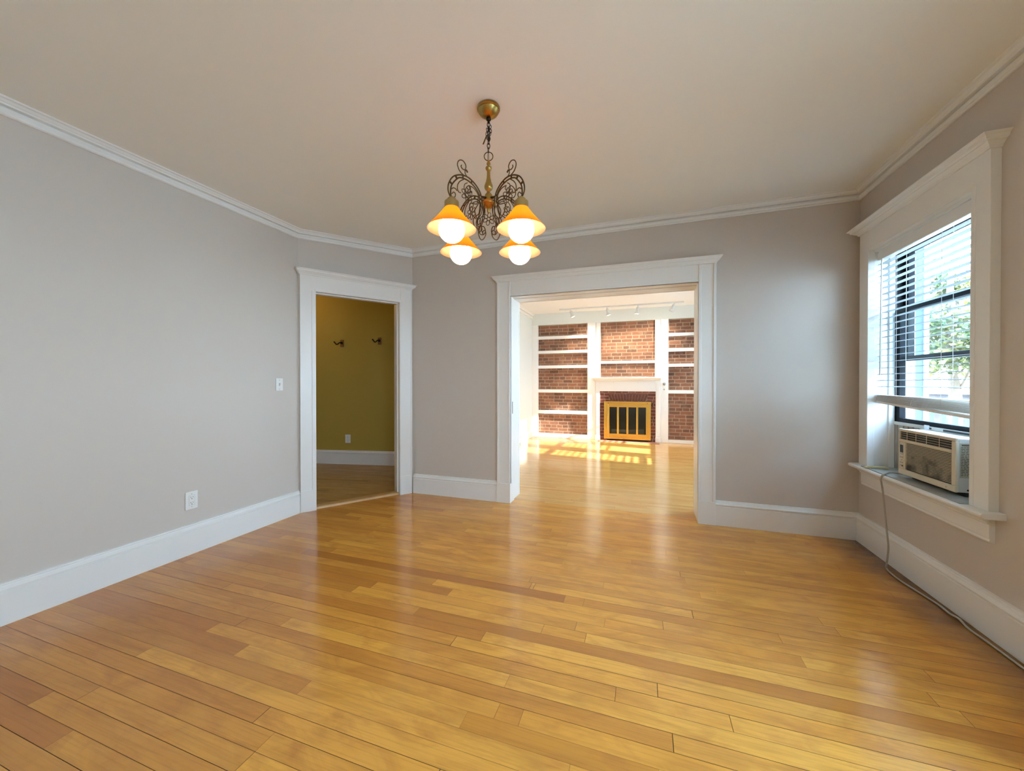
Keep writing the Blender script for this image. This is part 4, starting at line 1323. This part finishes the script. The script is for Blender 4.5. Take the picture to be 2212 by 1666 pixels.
# ------------------------------------------------------------------ coat hooks in the hall
def hook(a, z, label):
    xf = lambda q: TH(Vector((a + q.x, -q.y, z + q.z)))
    t = thing('coat_hook', xf(Vector((0, 0, 0))), label, 'coat hook', 'coat hooks in the hall')
    mb = MB(xf); mb.box(-0.024, 0.024, 0, 0.020, -0.052, 0.052); mb.build('backplate', M['wood_hook'], t, bevel=0.004)
    mb = MB(xf)
    mb.lathe([(0.020, 0.018), (0.018, 0.035), (0.010, 0.055), (0.006, 0.058)], (0, 0, 0.006), 14, Matrix.Rotation(-pi / 2, 3, 'X'))
    pts = smooth_path([(0, 0.045, 0.008), (0, 0.075, 0.004), (-0.006, 0.098, -0.014), (-0.012, 0.122, -0.026), (-0.018, 0.140, -0.018), (-0.024, 0.158, 0.000), (-0.026, 0.166, 0.006)], 6)
    mb.tube(pts, 0.0082, 9); mb.sphere(pts[-1], 0.0095, 10, 8)
    mb.build('hook', M['black'], t, smooth='auto')
    return t


hook(0.412, 1.785, 'black coat hook on brown wood block, nearer the left side of the hall doorway')
hook(1.000, 1.811, 'black coat hook on brown wood block, nearer the right side of the hall doorway')
# lamp that lights the hall, out of sight above the doorway
hl = thing('hall_ceiling_lamp', TH(Vector((-0.35, -0.75, 2.60))), 'glowing globe lamp on the hall ceiling out of sight of the doorway', 'ceiling lamp')
mb = MB(lambda q: TH(Vector((-0.35 + q.x, -0.75 + q.y, q.z))))
mb.lathe([(0.08, 2.60), (0.08, 2.575), (0.05, 2.57)], (0, 0, 0), 20); mb.build('lamp_base', M['brass'], hl, smooth='auto')
mb = MB(lambda q: TH(Vector((-0.35 + q.x, -0.75 + q.y, q.z)))); mb.sphere((0, 0, 2.50), 0.085, 20, 12); mb.build('lamp_globe', M['hall_bulb'], hl, smooth=True)

# ------------------------------------------------------------------ parlor: bookcases, mantel, fireplace
WHT = M['white']


def bookcase(label, x0, x1, xi0, xi1, shelves, base, ztop):
    t = thing('bookcase', ((x0 + x1) / 2, PARF + 0.05, 0), label, 'bookcase', 'built-in bookcases beside the fireplace')
    for a, b in ((x0, xi0), (xi1, x1)):
        mb = MB(); mb.box(a, b, PARF, PAR_Y1 - 0.001, 0.002, ztop); mb.build('stile', WHT, t, bevel=0.002)
    for z0, z1 in shelves:
        mb = MB(); mb.box(xi0, xi1, PARF + 0.003, PAR_Y1 - 0.001, z0, z1); mb.build('shelf', WHT, t, bevel=0.002)
    mb = MB(); mb.box(xi0, xi1, PARF + 0.001, PAR_Y1 - 0.001, 0.002, base); mb.build('base_board', WHT, t, bevel=0.002)
    return t


bcl = bookcase('white built-in bookcase of six brick-backed bays left of the fireplace', PAR_L + 0.002, -0.936, -2.191, -1.104,
               [(2.162, 2.228), (1.848, 1.910), (1.520, 1.586), (0.990, 1.056), (0.525, 0.600)], 0.088, 2.478)
mb = MB(); mb.box(-1.735, -1.625, PARF - 0.003, PARF + 0.002, 0.004, 0.016); rg = mb.build('floor_register', M['button'], bcl); rg['label'] = 'small grey vent slot'
bcr = bookcase('white built-in bookcase of brick-backed bays right of the fireplace, with a doorknob on its stile', 0.353, PAR_R - 0.01, 0.494, 1.90,
               [(2.132, 2.193), (1.826, 1.889), (1.522, 1.583), (0.990, 1.057)], 0.060, 2.478)
mb = MB(); mb.lathe([(0.024, 0.0), (0.024, 0.004), (0.009, 0.010), (0.008, 0.030), (0.022, 0.036), (0.028, 0.048), (0.024, 0.060), (0.0, 0.064)], (0.418, PARF + 0.001, 1.179), 18, Matrix.Rotation(pi / 2, 3, 'X'))
dk = mb.build('door_knob', M['nickel'], bcr, smooth='auto'); dk['label'] = 'grey metal doorknob'
mb = MB(); mb.lathe([(0.016, 0.0), (0.015, 0.005), (0.006, 0.008), (0.005, 0.018), (0.0, 0.019)], (0.416, PARF + 0.001, 1.070), 14, Matrix.Rotation(pi / 2, 3, 'X')); mb.build('keyhole_cover', M['nickel'], bcr, smooth='auto')

mt = thing('fireplace', (-0.3, PARF, 0), 'brick fireplace with white mantel shelf and pilasters and a brick niche above', 'fireplace')
for a, b in ((-0.934, -0.842), (0.257, 0.352)):
    mb = MB(); mb.box(a, b, PARF - 0.012, PARF + 0.03, 0.002, 1.252)
    mb.box(a + 0.02, b - 0.02, PARF - 0.018, PARF - 0.011, 0.12, 1.20)
    mb.box(a - 0.004, b + 0.004, PARF - 0.020, PARF + 0.02, 0.002, 0.10)
    mb.build('pilaster', WHT, mt, bevel=0.003)
mb = MB(); mb.box(-0.842, 0.257, PARF - 0.010, PARF + 0.03, 1.027, 1.252)
fz = mb.build('frieze', WHT, mt, bevel=0.002)
for x in (-0.565, -0.075):
    mb = MB(); mb.tube([(x, PARF - 0.008, 1.205), (x, PARF - 0.026, 1.203), (x, PARF - 0.030, 1.215)], 0.003, 6); mb.build('stocking_hook', M['nickel'], fz)
mb = MB(); mb.box(-1.0, 0.352, PARF - 0.155, PARF + 0.1, 1.294, 1.319); mb.prism([(PARF - 0.03, 1.245), (PARF - 0.05, 1.250), (PARF - 0.06, 1.265), (PARF - 0.10, 1.275), (PARF - 0.12, 1.294), (PARF - 0.03, 1.294)], -0.955, 0.352, 'x')
mb.build('mantel_shelf', WHT, mt, bevel=0.002)
for a, b in ((-0.935, -0.834), (0.243, 0.353)):
    mb = MB(); mb.box(a, b, PARF + 0.025, PAR_Y1 - 0.001, 1.319, 2.478)
    if a < 0:
        mb.box(a + 0.02, a + 0.035, PARF + 0.018, PARF + 0.026, 1.319, 2.478); mb.box(a + 0.06, a + 0.07, PARF + 0.018, PARF + 0.026, 1.319, 2.478)
    mb.build('niche_stile', WHT, mt, bevel=0.002)
mb = MB(); mb.box(-0.834, 0.243, PARF + 0.030, PAR_Y1 - 0.001, 1.606, 1.660)
mb.build('niche_shelf', WHT, mt, bevel=0.002)

fs = mt
fy = PARF + 0.008
BX0, BX1, BZ = -0.70, 0.12, 0.80
mb = MB(); mb.box(-0.842, BX0, fy, PAR_Y1 - 0.002, 0.002, 1.027); mb.box(BX1, 0.257, fy, PAR_Y1 - 0.002, 0.002, 1.027); mb.box(BX0, BX1, fy, PAR_Y1 - 0.002, BZ, 1.027)
mb.build('brick_face', M['brick_fire'], fs)
mb = MB(); mb.box(-0.66, 0.10, fy - 0.003, fy + 0.02, 0.835, 0.965); mb.build('arch_mortar', M['mortar'], fs)
mb = MB()
nb = 13
for i in range(nb):
    t = (i + 0.5) / nb - 0.5
    cx, cxt = -0.28 + t * 0.70, -0.28 + t * 0.80
    hw = 0.70 / nb / 2 - 0.0035
    A = [(cx - hw, 0.838), (cx + hw, 0.838), (cxt + hw * 1.12, 0.962), (cxt - hw * 1.12, 0.962)]
    mb.prism(A, fy - 0.008, fy + 0.01, 'y')
mb.build('soldier_course', M['soldier'], fs, bevel=0.003)
mb = MB()
mb.box(BX0 - 0.02, BX0, fy + 0.02, fy + 0.42, 0.0, BZ + 0.03); mb.box(BX1, BX1 + 0.02, fy + 0.02, fy + 0.42, 0.0, BZ + 0.03)
mb.box(BX0, BX1, fy + 0.40, fy + 0.42, 0, BZ + 0.03); mb.box(BX0, BX1, fy + 0.02, fy + 0.42, BZ, BZ + 0.03); mb.box(BX0, BX1, fy + 0.02, fy + 0.42, 0.0, 0.012)
mb.build('firebox', M['firebox'], fs)
mb = MB()
for i in range(3):
    mb.tube([(-0.62, fy + 0.20 + 0.04 * i, 0.14 + 0.03 * (i % 2)), (0.04, fy + 0.22 + 0.03 * i, 0.15 + 0.02 * i)], 0.035, 9)
mb.build('ash_logs', mat('ashy_logs', (0.30, 0.28, 0.25), 0.9, var=0.3, vscale=12), fs)

fd = thing('fireplace_screen', (-0.294, PARF - 0.02, 0.03), 'polished brass fireplace screen with four dark glass doors', 'fireplace screen')
gx0, gx1, gz0, gz1 = -0.755, 0.167, 0.036, 0.818
gy = PARF - 0.03
GM = M['gold']
mb = MB(); mb.box(gx0, gx0 + 0.022, gy, fy - 0.0095, gz0, gz1); mb.box(gx0 + 0.022, gx0 + 0.078, gy + 0.012, fy - 0.0095, gz0, gz1); mb.box(gx0 + 0.078, gx0 + 0.092, gy + 0.004, fy - 0.0095, gz0, gz1)
mb.box(gx1 - 0.022, gx1, gy, fy - 0.0095, gz0, gz1); mb.box(gx1 - 0.060, gx1 - 0.022, gy + 0.012, fy - 0.0095, gz0, gz1); mb.box(gx1 - 0.074, gx1 - 0.060, gy + 0.004, fy - 0.0095, gz0, gz1)
mb.box(gx0 - 0.006, gx1 + 0.006, gy - 0.004, fy - 0.0095, gz1 - 0.014, gz1); mb.box(gx0 + 0.02, gx1 - 0.02, gy + 0.004, fy - 0.0095, gz1 - 0.058, gz1 - 0.014); mb.box(gx0 + 0.09, gx1 - 0.07, gy + 0.010, fy - 0.0095, gz1 - 0.105, gz1 - 0.058)
mb.build('outer_frame', GM, fd, bevel=0.003)
mb = MB(); mb.box(gx0 + 0.09, gx1 - 0.07, gy + 0.012, fy - 0.0095, gz0, gz0 + 0.10)
for i in range(4):
    mb.box(gx0 + 0.17, gx1 - 0.08, gy + 0.004, gy + 0.013, gz0 + 0.014 + i * 0.020, gz0 + 0.026 + i * 0.020)
mb.build('bottom_vent', GM, fd, bevel=0.002)
dx0, dx1 = gx0 + 0.092, gx1 - 0.074
wd = (dx1 - dx0) / 4
for i in range(4):
    a, b = dx0 + wd * i + 0.001, dx0 + wd * (i + 1) - 0.001
    mb = MB(); mb.box(a, a + 0.018, gy + 0.008, gy + 0.024, gz0 + 0.10, gz1 - 0.105); mb.box(b - 0.018, b, gy + 0.008, gy + 0.024, gz0 + 0.10, gz1 - 0.105)
    mb.box(a, b, gy + 0.010, gy + 0.024, gz0 + 0.10, gz0 + 0.112); mb.box(a, b, gy + 0.010, gy + 0.024, gz1 - 0.117, gz1 - 0.105)
    dr = mb.build('door', GM, fd, bevel=0.003)
    mb = MB(); mb.box(a + 0.014, b - 0.014, gy + 0.016, gy + 0.019, gz0 + 0.108, gz1 - 0.113)
    pn = mb.build('pane', M['smoked'], dr); pn['label'] = 'dark smoky glass pane'
mb = MB(); mb.sphere((0.205, gy + 0.02, 0.79), 0.012, 10, 8); mb.tube([(0.205, gy + 0.02, 0.79), (0.19, fy - 0.012, 0.76)], 0.007, 6); mb.tube([(0.17, gy + 0.03, 0.735), (0.21, gy + 0.01, 0.725)], 0.007, 6)
mb.build('damper_handle', M['black'], fd)
hs = MB()
n = 11
for i in range(n):
    a = -0.865 + i * 1.19 / n
    hs.box(a + 0.002, a + 1.19 / n - 0.002, 7.98, 8.085, 0.0006, 0.006); hs.box(a + 0.002 - (0.03 if i else 0), a + 1.19 / n - 0.032, 8.089, 8.195, 0.0006, 0.006)
tag(hs.build('hearth', M['hearth']), 'flush rosy brick hearth strip on the floor before the fireplace', 'hearth')

# ------------------------------------------------------------------ track light
tl = thing('track_light', (-0.43, 7.80, 2.725), 'white ceiling track light with four small spot heads in the parlor', 'track light')
mb = MB(); mb.box(-1.45, 0.735, 7.782, 7.818, 2.700, 2.724); mb.build('track', M['track'], tl, bevel=0.003)
mb = MB(); mb.box(-1.615, -1.42, 7.776, 7.824, 2.694, 2.7245); mb.build('power_feed', M['track'], tl, bevel=0.004)
heads = [(-1.388, -20, 10), (-0.664, -14, 8), (-0.080, 8, 8), (0.565, 22, 16)]
for i, (x, ay, axx) in enumerate(heads):
    R_ = Matrix.Rotation(radians(ay), 3, 'Y') @ Matrix.Rotation(radians(axx), 3, 'X')
    mb = MB(); mb.tube([(x, 7.80, 2.702), (x, 7.80, 2.672)], 0.012, 10)
    mb.lathe([(0.0, -0.004), (0.020, -0.006), (0.027, -0.016), (0.028, -0.075), (0.036, -0.092), (0.047, -0.108), (0.048, -0.130), (0.043, -0.134), (0.0395, -0.126)], (x, 7.80, 2.676), 20, R_)
    hd = mb.build('spot_head', M['track'], tl, smooth='auto')
    mb = MB(); mb.lathe([(0.039, -0.118), (0.036, -0.128), (0.022, -0.135), (0.0, -0.137)], (x, 7.80, 2.676), 18, R_); mb.build('bulb', M['spot_bulb'], hd, smooth=True)
    sl = bpy.data.lights.new('spot_lamp', 'SPOT'); sl.energy = 24.0; sl.color = (1.0, 0.90, 0.72); sl.spot_size = radians(125); sl.spot_blend = 0.8; sl.shadow_soft_size = 0.03
    so = bpy.data.objects.new('spot_lamp', sl); COL.objects.link(so)
    so.location = Vector((x, 7.80, 2.676)) + R_ @ Vector((0, 0, -0.145)); so.rotation_euler = R_.to_euler()

# ------------------------------------------------------------------ outside
mb = MB(); mb.box(-40, 90, -60, 120, -3.4, -3.2)
g = struct(mb.build('ground', M['ground']))
mb = MB(); mb.box(2.258, 2.290, 4.188, 4.36, -3.2, 2.95); mb.box(1.80, 1.845, 4.186, 4.2, -3.2, 2.95); mb.box(1.945, 1.972, 4.186, 4.2, -3.2, 2.95)
struct(mb.build('trim_3', M['ext_white']))
nh = thing('sun_blocker', (12.7, -3.0, -3.2), 'plain stucco slab added out of view beyond the right wall to block the sun', 'house')  # added unseen slab and cap that keep the sun off the main-room windows
mb = MB(); mb.box(12.0, 13.3, -12.0, 3.55, -3.2, 6.9); mb.build('wall', M['stucco'], nh)
mb = MB(); mb.prism([(11.9, 6.9), (13.5, 6.9), (12.7, 7.4)], -12.1, 3.52, 'y'); mb.build('roof', M['stucco'], nh)
bh = thing('brick_house', (11.5, 23.5, -3.2), 'hazy pink brick house seen low through the window beyond the trees', 'house')
mb = MB(); mb.box(8.8, 15.0, 20.5, 26.0, -3.2, 0.75); mb.build('wall', M['brick_ext'], bh)
mb = MB(); mb.prism([(20.2, 0.75), (26.3, 0.75), (23.2, 1.9)], 8.6, 15.2, 'x'); mb.build('roof', M['stucco'], bh)
br_ = thing('balcony_railing', (4.5, 8.4, -0.4), 'blue-grey balcony railing with balusters seen low through the window', 'railing')
bx0, bx1, by_ = 3.55, 5.4, 8.30
mb = MB(); mb.box(bx0, bx1, by_, by_ + 0.06, 0.68, 0.76); mb.box(bx0, bx1, by_, by_ + 0.06, -0.02, 0.05); mb.build('rail', M['rail_ext'], br_)
for i in range(12):
    x = bx0 + 0.08 + i * 0.155
    mb = MB(); mb.box(x, x + 0.05, by_ + 0.005, by_ + 0.055, 0.04, 0.69); mb.build('baluster', M['rail_ext'], br_)
mb = MB(); mb.box(bx0 - 0.1, bx1 + 0.1, by_ - 0.9, by_ + 0.15, -0.15, -0.02); mb.box(bx0, bx0 + 0.15, by_ - 0.1, by_ + 0.1, -3.2, -0.1); mb.box(bx1 - 0.15, bx1, by_ - 0.1, by_ + 0.1, -3.2, -0.1); mb.build('balcony_deck', M['ext_white'], br_)


def tree(label, c, h, rx, rz, mleaf, seed, n=8000, leaf=0.12):
    rnd = random.Random(seed)
    t = thing('tree', c, label, 'tree', 'trees outside the window')
    mb = MB()
    c = Vector(c)
    top = c + Vector((0, 0, h))
    mb.tube(smooth_path([c, c + Vector((0.05, 0.03, h * 0.4)), c + Vector((-0.08, 0.1, h * 0.75)), top], 4), [0.20, 0.19, 0.18, 0.17, 0.16, 0.15, 0.14, 0.12, 0.10, 0.08, 0.06, 0.05, 0.04], 9)
    cent = []
    for i in range(16):
        a = rnd.uniform(0, 2 * pi); rr_ = rx * sqrt(rnd.uniform(0.05, 0.8)); z = h * 0.72 + rnd.uniform(-0.8, 0.75) * rz
        q = c + Vector((rr_ * cos(a), rr_ * sin(a), z)); cent.append((q, rnd.uniform(0.55, 1.1) * rx * 0.42))
        mb.tube([c + Vector((0, 0, h * rnd.uniform(0.4, 0.7))), (q + c + Vector((0, 0, h * 0.6))) / 2, q], 0.03, 5)
    mb.build('trunk', M['bark'], t, smooth=True)
    lf = MB()
    for i in range(n):
        q, r = rnd.choice(cent)
        d = Vector((rnd.gauss(0, 1), rnd.gauss(0, 1), rnd.gauss(0, 0.8))).normalized() * r * rnd.uniform(0.3, 1.05)
        p = q + d
        u = Vector((rnd.gauss(0, 1), rnd.gauss(0, 1), rnd.gauss(0, 1))).normalized(); w = u.orthogonal().normalized()
        s_ = rnd.uniform(0.6, 1.2) * leaf
        lf.face([p - u * s_, p - w * s_ * 0.55, p + u * s_, p + w * s_ * 0.55])
    lf.build('crown', mleaf, t, fix=False)


tree('yellowing leafy tree just beyond the window', (9.9, 16.9, -3.2), 9.4, 2.5, 3.3, M['leaf_a'], 2)
tree('green bushy tree farther to the right outside the window', (16.4, 31.0, -3.2), 9.0, 3.4, 3.6, M['leaf_b'], 5)
